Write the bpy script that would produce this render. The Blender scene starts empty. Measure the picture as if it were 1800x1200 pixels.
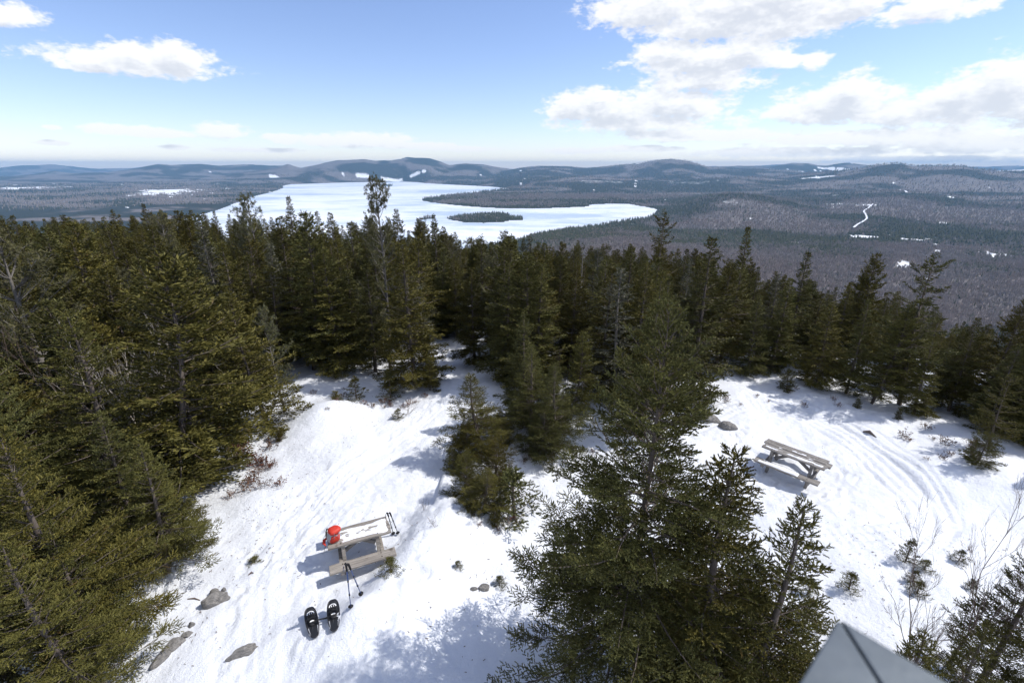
import bpy, bmesh, math, random
import numpy as np
from mathutils import Vector, Matrix
PI = math.pi
random.seed(7)
scene = bpy.context.scene
COL = scene.collection

# ------------------------------------------------------------------ camera, sky, sun, exposure
CZ = 8.2
PITCH = math.radians(19.9)
cam_d = bpy.data.cameras.new('camera'); cam = bpy.data.objects.new('camera', cam_d); COL.objects.link(cam)
cam.location = (0, 0, CZ); cam.rotation_euler = (PI/2 - PITCH, 0, 0)
cam_d.sensor_width = 36; cam_d.lens = 17.0; cam_d.clip_start = 0.05; cam_d.clip_end = 200000
cam_d.dof.use_dof = True; cam_d.dof.focus_distance = 14.0; cam_d.dof.aperture_fstop = 2.4
scene.camera = cam
scene.view_settings.view_transform = 'Standard'; scene.view_settings.look = 'None'
scene.view_settings.gamma = 1; scene.view_settings.use_curve_mapping = False
scene.view_settings.exposure = 0.60
CP, SP, F = math.cos(PITCH), math.sin(PITCH), 850.0
def ray(u, v):
    a, b = (u-900)/F, (v-600)/F
    return np.array([a, CP - b*SP, -(b*CP + SP)])
SUN_VEC = Vector((0.84, 0.10, 1.0)).normalized()          # towards the sun
SUN_EL = math.asin(SUN_VEC.z); SUN_AZ = math.atan2(SUN_VEC.x, SUN_VEC.y)
sd = bpy.data.lights.new('sun', 'SUN'); sd.energy = 2.95; sd.angle = math.radians(0.53); sd.color = (1.0, 0.955, 0.89)
sun = bpy.data.objects.new('sun', sd); COL.objects.link(sun)
sun.rotation_euler = SUN_VEC.to_track_quat('Z', 'Y').to_euler(); sun.location = (30, -20, 60)

class NT:
    """thin helper over a node tree"""
    def __init__(s, tree): s.t = tree; s.n = tree.nodes; s.l = tree.links
    def node(s, typ, ins=None, **kw):
        n = s.n.new(typ)
        for k, v in kw.items(): setattr(n, k, v)
        for k, v in (ins or {}).items():
            i = n.inputs[k]
            if isinstance(v, bpy.types.NodeSocket): s.l.new(v, i)
            else: i.default_value = v
        return n
    def math(s, op, a, b=None, c=None, clamp=False):
        n = s.n.new('ShaderNodeMath'); n.operation = op; n.use_clamp = clamp
        for i, v in enumerate((a, b, c)):
            if v is None: continue
            if isinstance(v, bpy.types.NodeSocket): s.l.new(v, n.inputs[i])
            else: n.inputs[i].default_value = v
        return n.outputs[0]
    def vmath(s, op, a, b=None, c=None, out=0):
        n = s.n.new('ShaderNodeVectorMath'); n.operation = op
        for i, v in enumerate((a, b, c)):
            if v is None: continue
            if isinstance(v, bpy.types.NodeSocket): s.l.new(v, n.inputs[i])
            else: n.inputs[i].default_value = v
        return n.outputs[out]
    def mix(s, f, a, b, bt='MIX'):
        n = s.n.new('ShaderNodeMix'); n.data_type = 'RGBA'; n.blend_type = bt
        for i, v in ((0, f), (6, a), (7, b)):
            if isinstance(v, bpy.types.NodeSocket): s.l.new(v, n.inputs[i])
            elif i == 0: n.inputs[i].default_value = v
            else: n.inputs[i].default_value = (*v, 1) if len(v) == 3 else v
        return n.outputs[2]
    def ramp(s, f, stops, interp='LINEAR'):
        n = s.n.new('ShaderNodeValToRGB'); n.color_ramp.interpolation = interp
        e = n.color_ramp.elements
        while len(e) < len(stops): e.new(0.5)
        for el, (p, c) in zip(e, stops):
            el.position = p; el.color = (*c, 1) if not isinstance(c, (int, float)) else (c, c, c, 1)
        s.l.new(f, n.inputs[0]); return n.outputs[0]
    def noise(s, vec, scale, detail=4, rough=0.55, dist=0.0, out='Fac'):
        n = s.n.new('ShaderNodeTexNoise'); n.inputs['Scale'].default_value = scale
        n.inputs['Detail'].default_value = detail; n.inputs['Roughness'].default_value = rough
        n.inputs['Distortion'].default_value = dist
        if vec is not None: s.l.new(vec, n.inputs['Vector'])
        return n.outputs[out]

def azel(u, v):
    d = ray(u, v); d = d/np.linalg.norm(d)
    return math.degrees(math.atan2(d[0], d[1])), math.degrees(math.asin(d[2]))

# cumulus over the hills: centre and half size of each puff, as sky angles (from where each stands in the sky)
CLOUDS = [(245,112,120,20),(230,95,45,22),(320,103,50,24),(150,118,60,11),(15,24,55,18),
  (220,230,85,12),(385,230,62,15),(300,236,60,9),(500,244,48,10),(565,246,62,12),(640,246,95,16),
  (730,256,70,8),(455,264,90,5),(90,224,20,5),(88,251,40,5),(308,259,28,6),(820,262,70,6),
  (1150,14,105,36),(1330,8,190,48),(1260,40,130,30),(1480,12,80,30),(1390,38,90,26),(1640,14,90,24),
  (1245,105,118,28),(1315,92,56,36),(1180,92,62,22),(1372,108,44,11),(1235,142,95,20),(1435,106,24,13),
  (1085,194,95,24),(1012,192,46,26),(1190,186,82,27),(1050,172,32,16),(1130,216,125,15),
  (1480,185,112,30),(1500,162,55,27),(1415,196,70,18),(1570,200,85,20),(1700,176,85,38),(1775,150,75,52),(1655,184,60,26),
  (1820,190,110,34),(1250,238,185,13),(1520,240,260,17),(1720,252,210,22),(1150,236,85,11),(1380,268,240,10),(1000,266,70,6),(1620,280,230,8),(1120,262,90,7)]
world = bpy.data.worlds.new('World'); scene.world = world; world.use_nodes = True
W = NT(world.node_tree); W.n.clear()
g = bpy.data.node_groups.new('cloud_field', 'ShaderNodeTree')
g.interface.new_socket('P', in_out='INPUT', socket_type='NodeSocketVector')
g.interface.new_socket('Field', in_out='OUTPUT', socket_type='NodeSocketFloat')
G = NT(g); gi = G.node('NodeGroupInput'); go = G.node('NodeGroupOutput')
acc = None
for (u, v, rx, ry) in CLOUDS:
    a, e = azel(u, v); a1, _ = azel(u+rx, v); _, e1 = azel(u, v-ry)
    sx, sy = 1/max(.2, abs(a1-a)), 1/max(.1, abs(e1-e))
    q = G.vmath('MULTIPLY_ADD', gi.outputs[0], (sx, sy, 0), (-a*sx, -e*sy, 0))
    ln = G.vmath('LENGTH', q, out=1)
    ln = G.math('MULTIPLY', ln, (1.42 if v > 200 else (2.0 if v > 140 else 1.35)) if (u < 900 and (ry < 18 or v > 140)) else (1.4 if v > 228 else 1.05))
    acc = ln if acc is None else G.math('SMOOTH_MIN', acc, ln, 0.25)
# wide low-frequency cover everywhere else, so that the sky goes on beyond the picture
sepg = G.node('ShaderNodeSeparateXYZ', {0: gi.outputs[0]})
low = G.vmath('MULTIPLY', gi.outputs[0], (0.045, 0.13, 0))
nlow = G.noise(low, 1.0, 2, .5)
behind = G.math('GREATER_THAN', G.math('ABSOLUTE', sepg.outputs[0]), 55.0)
extra = G.math('MULTIPLY_ADD', nlow, -6.0, 4.3)
extra = G.math('ADD', extra, G.math('MULTIPLY_ADD', behind, -9.0, 9.0))
acc = G.math('MINIMUM', acc, extra)
v1 = G.vmath('MULTIPLY', gi.outputs[0], (0.36, 0.78, 0))
n1 = G.noise(v1, 1.0, 5.5, .60, .25)
v2 = G.vmath('MULTIPLY', gi.outputs[0], (1.3, 2.3, 0))
n2 = G.noise(v2, 1.0, 4, .6)
f = G.math('SUBTRACT', 1.62, acc)
f = G.math('ADD', f, G.math('MULTIPLY_ADD', n1, 2.3, -1.2))
f = G.math('ADD', f, G.math('MULTIPLY_ADD', n2, 1.2, -.6))
G.l.new(f, go.inputs[0])
tc = W.node('ShaderNodeTexCoord')
sep = W.node('ShaderNodeSeparateXYZ', {0: tc.outputs['Generated']})
az = W.math('MULTIPLY', W.math('ARCTAN2', sep.outputs[0], sep.outputs[1]), 180/PI)
el = W.math('MULTIPLY', W.math('ARCSINE', sep.outputs[2]), 180/PI)
P0 = W.node('ShaderNodeCombineXYZ', {0: az, 1: el}).outputs[0]
P1 = W.vmath('ADD', P0, (0.5, 1.0, 0))
def field(p):
    n = W.n.new('ShaderNodeGroup'); n.node_tree = g; W.l.new(p, n.inputs[0]); return n.outputs[0]
f0, f1 = field(P0), field(P1)
dens = W.math('SMOOTH_MIN', 1.0, W.node('ShaderNodeMapRange', {0: f0, 1: 0.0, 2: 0.7}, interpolation_type='SMOOTHSTEP').outputs[0], .1)
above = W.node('ShaderNodeMapRange', {0: el, 1: -3.0, 2: -1.0}).outputs[0]
dens = W.math('MULTIPLY', W.math('MULTIPLY', dens, above), 0.95, clamp=True)
shade = W.node('ShaderNodeMapRange', {0: f1, 1: 0.35, 2: 1.6}, interpolation_type='SMOOTHSTEP').outputs[0]
ccol = W.mix(shade, (1.0, 1.0, 1.0), (.70, .73, .79))
sky = W.node('ShaderNodeTexSky', sky_type='NISHITA', sun_disc=False)
sky.sun_elevation = SUN_EL; sky.sun_rotation = SUN_AZ; sky.altitude = 700; sky.air_density = 1.0; sky.dust_density = 0.1; sky.ozone_density = 3.0
skc = W.mix(1.0, sky.outputs[0], (1.03, .95, 1.04), 'MULTIPLY')
bg1 = W.node('ShaderNodeBackground', {0: skc, 1: 0.115})
bg2 = W.node('ShaderNodeBackground', {0: ccol, 1: 0.73})
ms = W.node('ShaderNodeMixShader', {0: dens, 1: bg1.outputs[0], 2: bg2.outputs[0]})
W.l.new(ms.outputs[0], W.node('ShaderNodeOutputWorld').inputs[0])
world.cycles.sampling_method = 'MANUAL'; world.cycles.sample_map_resolution = 512
scene.cycles.max_bounces = 5; scene.cycles.diffuse_bounces = 3; scene.cycles.glossy_bounces = 2
scene.cycles.transmission_bounces = 2; scene.cycles.volume_bounces = 0; scene.cycles.use_denoising = True
scene.cycles.use_adaptive_sampling = True; scene.cycles.adaptive_threshold = 0.025

# ------------------------------------------------------------------ numeric helpers
def hash2(ix, iy, seed):
    n = (ix.astype(np.int64)*374761393 + iy.astype(np.int64)*668265263 + seed*1274126177) & 0xffffffff
    n = ((n ^ (n >> 13))*1274126177) & 0xffffffff
    return ((n ^ (n >> 16)) & 0xffff)/65535.0
def vnoise(x, y, seed=0):
    ix, iy = np.floor(x), np.floor(y); fx, fy = x-ix, y-iy
    fx = fx*fx*fx*(fx*(fx*6-15)+10); fy = fy*fy*fy*(fy*(fy*6-15)+10)
    a, b = hash2(ix, iy, seed), hash2(ix+1, iy, seed); c, d = hash2(ix, iy+1, seed), hash2(ix+1, iy+1, seed)
    return (a+(b-a)*fx)*(1-fy) + (c+(d-c)*fx)*fy
def fbm(x, y, seed=0, octv=4, gain=.5):
    s = np.zeros_like(x, dtype=float); a = 1.0; tot = 0
    for o in range(octv):
        s += a*(vnoise(x*2**o+17.3*o, y*2**o-9.1*o, seed+o)-.5); tot += a; a *= gain
    return s/tot*2
def sstep(a, b, x):
    t = np.clip((x-a)/(b-a), 0, 1); return t*t*(3-2*t)
def polyline_dist(x, y, pts):
    """distance to a polyline, signed side, and length along"""
    best = np.full(x.shape, 1e9); along = np.zeros_like(x); side = np.zeros_like(x); acc = 0.0
    for (ax, ay), (bx, by) in zip(pts[:-1], pts[1:]):
        dx, dy = bx-ax, by-ay; L = math.hypot(dx, dy)
        if L < 1e-9: continue
        t = np.clip(((x-ax)*dx+(y-ay)*dy)/(L*L), 0, 1)
        d = np.hypot(x-ax-t*dx, y-ay-t*dy); m = d < best
        best = np.where(m, d, best); along = np.where(m, acc+t*L, along)
        side = np.where(m, np.sign((x-ax)*dy-(y-ay)*dx), side); acc += L
    return best, side, along
def in_poly(x, y, pts):
    ins = np.zeros(x.shape, bool); n = len(pts)
    for i in range(n):
        (x1, y1), (x2, y2) = pts[i], pts[(i+1) % n]
        if y1 == y2: continue
        c = ((y1 > y) != (y2 > y)) & (x < (x2-x1)*(y-y1)/(y2-y1)+x1); ins ^= c
    return ins
def plane_pt(u, v, z):
    d = ray(u, v); t = (z-CZ)/d[2]; return np.array([d[0]*t, d[1]*t, z])
def g0(u, v): p = plane_pt(u, v, 0.0); return (p[0], p[1])
def smooth_path(pts, n=6):
    P = [np.array(p, float) for p in pts]; P = [2*P[0]-P[1]]+P+[2*P[-1]-P[-2]]; out = []
    for i in range(1, len(P)-2):
        for k in range(n):
            t = k/n; a, b, c, d = P[i-1], P[i], P[i+1], P[i+2]
            out.append(tuple(.5*((2*b)+(c-a)*t+(2*a-5*b+4*c-d)*t*t+(3*b-a-3*c+d)*t**3)))
    out.append(tuple(P[-2])); return out

# ------------------------------------------------------------------ summit ground shape
CLEARING = [g0(*p) for p in [(160,1240),(235,1085),(345,990),(385,880),(420,800),(465,765),(495,700),(540,668),(640,672),(700,690),(775,640),(765,606),
   (835,612),(862,662),(800,720),(790,800),(800,900),(905,930),(985,850),(905,800),(1000,812),(1200,790),(1205,738),(1262,690),(1310,668),(1420,698),(1500,736),
   (1600,772),(1690,812),(1810,848),(1900,1000),(2100,1240)]]
FURROW = smooth_path([g0(*p) for p in [(520,1230),(585,1165),(650,1090),(705,1025),(745,965),(760,915)]])
TR1 = smooth_path([g0(*p) for p in [(425,1230),(436,1110),(455,1020),(490,960),(560,880),(660,800),(760,730),(800,690),(790,650),(770,620)]])
TR2 = smooth_path([g0(*p) for p in [(1215,745),(1290,716),(1370,716),(1440,742),(1510,785),(1575,838),(1615,880),(1625,915),(1590,938),(1520,944),(1430,940),(1360,955)]])
TR3 = smooth_path([g0(*p) for p in [(1330,690),(1430,716),(1520,770),(1600,830),(1650,885),(1668,925),(1640,955),(1590,965)]])
TR4 = smooth_path([g0(*p) for p in [(1380,700),(1500,745),(1600,805),(1670,880),(1692,915),(1680,940)]])
def summit_base(x, y):
    r = np.hypot(x, y); a = np.degrees(np.arctan2(x, y))
    xs = [-180, -110, -60, -30, -12, 4, 14, 26, 40, 60, 120, 180]
    k  = [.004, .002, .0008, .0010, .0030, .0045, .0036, .0065, .0085, .0085, .006, .004]
    sl = [.28, .22, .20, .22, .27, .25, .21, .33, .36, .36, .30, .28]
    K = np.interp(a, xs, k); S = np.interp(a, xs, sl)
    d = np.maximum(0, r-19); dc = S/(2*K)
    return -np.where(d < dc, K*d*d, K*dc*dc + S*(d-dc))
def rough(x, y):
    near = 1-sstep(22, 34, np.hypot(x, y))
    h = .34*fbm(x/4.2, y/4.2, 3, 3)*near
    h += .085*fbm(x/1.3, y/1.3, 11, 3)*near
    d, s, al = polyline_dist(x, y, FURROW)
    lip = np.where(s > 0, np.exp(-(d/1.7)**2), np.exp(-(d/.5)**2))
    h += .36*lip*sstep(0, 1.5, al)*(1+.5*fbm(x/.9, y/.9, 31, 2))
    for (u, v, hh, w) in [(560,738,.45,1.1),(535,682,.40,1.2),(600,745,.25,1.0),(820,940,.25,.7),(900,800,.30,1.0),(775,655,.25,.8),(1760,855,.3,1.2),(850,815,.25,.8)]:
        px, py = g0(u, v); h += hh*np.exp(-((x-px)**2+(y-py)**2)/w**2)
    return h
def tracks(x, y):
    h = np.zeros_like(x)
    for pts, offs, w, dep in ((TR1, (-.42, -.30, .05, .20, .62, .72), .035, .03), (TR2, (-.42, -.14, .14, .42), .045, .032), (TR3, (-.16, .16), .05, .042), (TR4, (0.0,), .045, .03)):
        d, s, al = polyline_dist(x, y, pts); sd = d*s
        wob = .05*np.sin(al*1.7)
        for o in offs: h -= dep*np.exp(-((sd-o-wob)/w)**2)
        if dep > .031: h -= .015*np.exp(-(sd/.5)**4) ; h += .009*np.sin(al*2*PI/.22+sd*2)*np.exp(-(sd/.42)**6)
    lump = np.maximum(0, vnoise(x/.23, y/.31, 77)-.58)*.09
    trod = np.exp(-((x+3.6)**2+(y-8.6)**2)/9)+.7*np.exp(-((x-7.5)**2+(y-12)**2)/12)+.25
    h -= lump*np.clip(trod, 0, 1)
    h += .017*fbm(x/.34, y/.27, 51, 3)
    return h
def hgt(x, y):
    x = np.atleast_1d(np.asarray(x, float)); y = np.atleast_1d(np.asarray(y, float))
    return summit_base(x, y)+rough(x, y)
_gx, _gy = np.arange(-36, 44, .16), np.arange(-10, 46, .16); _GX, _GY = np.meshgrid(_gx, _gy); _GH = summit_base(_GX, _GY)+rough(_GX, _GY)
def hz(x, y):
    i, j = (x+36)/.16, (y+10)/.16
    if not (0 <= i < len(_gx)-1.01 and 0 <= j < len(_gy)-1.01): return float(hgt(x, y)[0])
    a, b = int(i), int(j); f, g_ = i-a, j-b
    return float((_GH[b, a]*(1-f)+_GH[b, a+1]*f)*(1-g_)+(_GH[b+1, a]*(1-f)+_GH[b+1, a+1]*f)*g_)
def ground(u, v, lift=0.0):
    z = 0.0
    for _ in range(5):
        p = plane_pt(u, v, z+lift); z = hz(p[0], p[1])
    return Vector((p[0], p[1], z))
def top_at(u, v, Y):
    d = ray(u, v); t = Y/d[1]; return d[0]*t, Y, CZ+d[2]*t
def project(x, y, z):
    dz = z-CZ; dep = y*CP - dz*SP; up = y*SP + dz*CP
    return 900+F*x/dep, 600-F*up/dep

# ------------------------------------------------------------------ object helpers
def link(o, parent=None):
    COL.objects.link(o)
    if parent: o.parent = parent
    return o
def tag(o, label, cat, group=None):
    o['label'] = label; o['category'] = cat
    if group: o['group'] = group
    return o
def empty(name, loc=(0,0,0), rz=0.0):
    o = bpy.data.objects.new(name, None); o.empty_display_size = .2; link(o); o.location = loc; o.rotation_euler = (0, 0, rz); return o
def np_mesh(name, V, Fc, mats, attrs=None, smooth=False, midx=None):
    """V (n,3), Fc (m,3|4) -> mesh"""
    me = bpy.data.meshes.new(name); V = np.asarray(V, np.float32); Fc = np.asarray(Fc, np.int32)
    k = Fc.shape[1]; me.vertices.add(len(V)); me.vertices.foreach_set('co', V.ravel())
    me.loops.add(Fc.size); me.loops.foreach_set('vertex_index', Fc.ravel())
    me.polygons.add(len(Fc)); me.polygons.foreach_set('loop_start', np.arange(0, Fc.size, k, dtype=np.int32))
    me.polygons.foreach_set('loop_total', np.full(len(Fc), k, np.int32))
    if smooth: me.polygons.foreach_set('use_smooth', np.ones(len(Fc), bool))
    if midx is not None: me.polygons.foreach_set('material_index', np.asarray(midx, np.int32))
    for m in (mats if isinstance(mats, (list, tuple)) else [mats]): me.materials.append(m)
    for nm, arr in (attrs or {}).items():
        at = me.attributes.new(nm, 'FLOAT', 'POINT'); at.data.foreach_set('value', np.asarray(arr, np.float32))
    me.update(calc_edges=True); return me
class MB:
    def __init__(s): s.v = []; s.f = []; s.sm = []
    def add(s, vs, fs, smooth=False):
        b = len(s.v); s.v += [tuple(p) for p in vs]; s.f += [tuple(i+b for i in q) for q in fs]; s.sm += [smooth]*len(fs)
    def box(s, c, size, M=None, taper=1.0, jit=0.0):
        x, y, z = size[0]/2, size[1]/2, size[2]/2; M = M or Matrix.Identity(3); vs = []
        for sx in (-1, 1):
            for sy in (-1, 1):
                for sz in (-1, 1):
                    p = Vector((sx*x, sy*y*(taper if sx > 0 else 1), sz*z*(taper if sx > 0 else 1)))
                    p += Vector([random.uniform(-jit, jit) for _ in range(3)])
                    vs.append(Vector(c)+M @ p)
        s.add(vs, [(0,1,3,2),(4,6,7,5),(0,4,5,1),(2,3,7,6),(0,2,6,4),(1,5,7,3)])
    def bar(s, a, b, w, h, up=(0,0,1)):
        a, b = Vector(a), Vector(b); x = (b-a).normalized(); y = Vector(up).cross(x).normalized(); z = x.cross(y)
        s.box((a+b)/2, ((b-a).length, w, h), Matrix((x, y, z)).transposed())
    def tube(s, pts, rad, n=6, cap=True, flat=1.0):
        P = [Vector(p) for p in pts]; R = rad if hasattr(rad, '__len__') else [rad]*len(P); rings = []
        T0 = (P[1]-P[0]).normalized(); ref = Vector((0,0,1)) if abs(T0.z) < .9 else Vector((1,0,0)); N = ref.cross(T0).normalized()
        for i, p in enumerate(P):
            T = (P[min(i+1, len(P)-1)]-P[max(i-1, 0)]).normalized(); N = (N-T*N.dot(T)).normalized(); B = T.cross(N)
            rings.append([p+(N*math.cos(2*PI*k/n)+B*math.sin(2*PI*k/n)*flat)*R[i] for k in range(n)])
        vs = [q for r in rings for q in r]; fs = []
        for i in range(len(P)-1):
            for k in range(n): fs.append((i*n+k, i*n+(k+1) % n, (i+1)*n+(k+1) % n, (i+1)*n+k))
        s.add(vs, fs, True)
        if cap: s.add(rings[0], [tuple(reversed(range(n)))]); s.add(rings[-1], [tuple(range(n))])
    def loft(s, rings, cap=True):
        n = len(rings[0]); vs = [q for r in rings for q in r]; fs = []
        for i in range(len(rings)-1):
            for k in range(n): fs.append((i*n+k, i*n+(k+1) % n, (i+1)*n+(k+1) % n, (i+1)*n+k))
        if cap: fs += [tuple(reversed(range(n))), tuple(range((len(rings)-1)*n, len(rings)*n))]
        s.add(vs, fs, True)
    def build(s, name, mat, parent=None, bevel=0.0):
        me = bpy.data.meshes.new(name); me.from_pydata(s.v, [], s.f); me.materials.append(mat)
        me.polygons.foreach_set('use_smooth', np.array(s.sm, bool)); me.update()
        o = bpy.data.objects.new(name, me); link(o, parent)
        if bevel:
            m = o.modifiers.new('bevel', 'BEVEL'); m.width = bevel; m.segments = 2; m.limit_method = 'ANGLE'
        return o

# ------------------------------------------------------------------ materials
def new_mat(name, rough=.8, spec=.3):
    m = bpy.data.materials.new(name); m.use_nodes = True; T = NT(m.node_tree)
    b = m.node_tree.nodes['Principled BSDF']; b.inputs['Roughness'].default_value = rough
    b.inputs['Specular IOR Level'].default_value = spec
    return m, T, b
def bump(T, b, h, strength, dist=.02):
    n = T.node('ShaderNodeBump', {'Strength': strength, 'Distance': dist, 'Height': h}); T.l.new(n.outputs[0], b.inputs['Normal'])
def plain(name, col, rough=.6, spec=.4, var=.15, scale=30, bstr=.0, metal=0.0):
    m, T, b = new_mat(name, rough, spec); co = T.node('ShaderNodeTexCoord').outputs['Object']
    n = T.noise(co, scale, 4); c = T.mix(n, tuple(x*(1-var) for x in col), tuple(min(1, x*(1+var)) for x in col))
    T.l.new(c, b.inputs['Base Color']); b.inputs['Metallic'].default_value = metal
    if bstr: bump(T, b, n, bstr, .01)
    return m
# snow on the summit
M_SNOW, T, b = new_mat('summit_snow', .55, .25)
co = T.node('ShaderNodeNewGeometry').outputs['Position']
n1 = T.noise(co, .55, 4); n2 = T.noise(co, 9.0, 6, .65); n3 = T.noise(co, 55.0, 3, .6)
c = T.mix(n1, (.72, .75, .80), (.80, .82, .86))
spk = T.noise(co, 21.0, 5, .75); spm = T.ramp(spk, [(.70, 0), (.76, 1)])
zone = T.ramp(T.noise(co, .32, 3), [(.50, 0), (.66, 1)])
lit = T.node('ShaderNodeAttribute', attribute_name='litter').outputs['Fac']
zone = T.math('ADD', T.math('MULTIPLY', zone, .35), lit, clamp=True)
c = T.mix(T.math('MULTIPLY', T.math('MULTIPLY', spm, zone), .8), c, (.10, .07, .045))
T.l.new(c, b.inputs['Base Color'])
hh = T.math('ADD', T.math('MULTIPLY', n2, .7), T.math('MULTIPLY', n3, .25)); bump(T, b, hh, .8, .06)
# conifer needles (tint attribute: a value for each twig)
def needle_mat(name, dark, mid, tip, brown=(.10,.06,.025)):
    m, T, b = new_mat(name, .62, .22)
    a = T.node('ShaderNodeAttribute', attribute_name='tint').outputs['Fac']; oi = T.node('ShaderNodeObjectInfo').outputs['Random']
    c = T.ramp(a, [(0, dark), (.5, mid), (.86, tip), (.965, tip), (1, brown)])
    hs = T.node('ShaderNodeHueSaturation', {'Hue': T.math('MULTIPLY_ADD', oi, .055, .484), 'Saturation': T.math('MULTIPLY_ADD', oi, -.25, 1.0), 'Value': T.math('MULTIPLY_ADD', T.math('FRACT', T.math('MULTIPLY', oi, 7.31)), .75, .62), 'Color': c})
    big = T.noise(T.node('ShaderNodeTexCoord').outputs['Object'], 1.6, 2)
    c2 = T.mix(big, hs.outputs[0], T.mix(.5, hs.outputs[0], tip))
    T.l.new(c2, b.inputs['Base Color']); return m
M_SPR = needle_mat('spruce_needles', (.036, .034, .008), (.088, .082, .015), (.190, .165, .032))
M_HERO = needle_mat('near_spruce_needles', (.038, .037, .009), (.088, .084, .017), (.185, .165, .035))
M_PINE = needle_mat('pine_needles', (.052, .053, .021), (.094, .090, .034), (.165, .148, .058))
M_LICH = needle_mat('lichen_spruce_needles', (.050, .052, .026), (.095, .095, .052), (.20, .20, .145), (.22, .22, .18))
M_DEADLEAF = needle_mat('dead_leaves', (.10, .035, .02), (.16, .06, .035), (.22, .10, .06))
def bark(name, a, bb, scale=14):
    m, T, b = new_mat(name, .9, .15); co = T.node('ShaderNodeTexCoord').outputs['Object']
    v = T.vmath('MULTIPLY', co, (1, 1, .25)); n = T.noise(v, scale, 5, .65)
    T.l.new(T.mix(n, a, bb), b.inputs['Base Color']); bump(T, b, n, .6, .02); return m
M_BARK = bark('spruce_bark', (.07, .055, .045), (.20, .17, .15))
M_GREYBARK = bark('weathered_bark', (.10, .092, .084), (.27, .25, .23))
M_BIRCH = bark('birch_bark', (.30, .26, .22), (.62, .58, .53), 8)
M_TWIG = bark('bare_twig', (.09, .065, .055), (.20, .15, .13))
def wood(name, a, bb):
    m, T, b = new_mat(name, .85, .2); co = T.node('ShaderNodeTexCoord').outputs['Object']
    v = T.vmath('MULTIPLY', co, (1.2, 22, 22)); n = T.noise(v, 1.6, 6, .6); k = T.noise(co, 6, 3)
    c = T.mix(T.ramp(n, [(.3, 0), (.7, 1)]), a, bb); c = T.mix(T.ramp(k, [(.60, 0), (.74, .8)]), c, (.09, .075, .06))
    T.l.new(c, b.inputs['Base Color']); bump(T, b, n, .7, .01); return m
M_WOOD = wood('weathered_wood', (.15, .135, .12), (.39, .355, .315))
M_WOOD2 = wood('grey_weathered_wood', (.13, .12, .11), (.33, .31, .29))
M_BLKIRON = plain('rusted_iron', (.05, .035, .028), .8, .3)
M_TSNOW = plain('settled_snow', (.84, .86, .90), .55, .25, .05, 12, .5)

# ------------------------------------------------------------------ summit snow sheet
def axis(lo, a, b, hi, fine, coarse):
    return np.unique(np.concatenate([np.arange(lo, a, coarse), np.arange(a, b, fine), np.arange(b, hi+.001, coarse)]))
XS = axis(-32, -8.4, 13.5, 40, .058, .5); YS = axis(-8, 5.2, 18.5, 42, .058, .5)
X, Y = np.meshgrid(XS, YS); Z = summit_base(X, Y)+rough(X, Y)+tracks(X, Y)
prng = np.random.default_rng(77)
def prints(path, n, spread, L=.30, Wp=.10, dep=.021):
    global Z
    P = np.array(path); d = np.r_[0, np.cumsum(np.hypot(*np.diff(P, axis=0).T))]
    for k in range(n):
        t = prng.uniform(0, d[-1]); cx, cy = np.interp(t, d, P[:, 0])+prng.normal(0, spread), np.interp(t, d, P[:, 1])+prng.normal(0, spread)
        i = min(np.searchsorted(d, t), len(P)-1); a = math.atan2(P[i][1]-P[i-1][1], P[i][0]-P[i-1][0])+prng.normal(0, .25)
        ix = np.where(abs(XS-cx) < .45)[0]; iy = np.where(abs(YS-cy) < .45)[0]
        if len(ix) < 3 or len(iy) < 3: continue
        sl_ = np.ix_(iy, ix); dx, dy = X[sl_]-cx, Y[sl_]-cy; q = np.sqrt(((dx*math.cos(a)+dy*math.sin(a))/(L/2))**2+((dy*math.cos(a)-dx*math.sin(a))/(Wp/2))**2)
        Z[sl_] += -dep*(1-sstep(.75, 1.25, q))+.4*dep*np.exp(-((q-1.45)/.28)**2)
prints([g0(*p) for p in [(560,1190),(575,1090),(600,1030),(560,1010),(530,960),(560,900),(640,870),(720,900),(720,960),(650,1000)]], 150, .32)
prints(TR1, 120, .45, .34, .13, .022)
prints([g0(*p) for p in [(1290,740),(1320,790),(1350,850),(1420,870),(1480,850),(1500,800),(1460,770)]], 120, .38)
prints([g0(*p) for p in [(640,1190),(690,1110),(720,1060),(760,1000)]], 26, .2)
edge = np.minimum(np.minimum(X-XS[0], XS[-1]-X), np.minimum(Y-YS[0], YS[-1]-Y))
Z -= .6*(1-sstep(0, 2.0, edge))
nx, ny = len(XS), len(YS)
idx = np.arange(nx*ny).reshape(ny, nx)
Fq = np.stack([idx[:-1,:-1], idx[:-1,1:], idx[1:,1:], idx[1:,:-1]], -1).reshape(-1, 4)
inC = in_poly(X, Y, CLEARING).astype(float); dC, _, _ = polyline_dist(X, Y, CLEARING+[CLEARING[0]])
litter = np.where(inC > 0, .75*np.exp(-dC/.5), .9)
me = np_mesh('summit_snow', np.stack([X, Y, Z], -1).reshape(-1, 3), Fq, M_SNOW, {'litter': litter.ravel()}, smooth=True)
o = link(bpy.data.objects.new('ground', me)); o['kind'] = 'structure'; o['label'] = 'trampled white snow covering the summit clearing'

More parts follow.
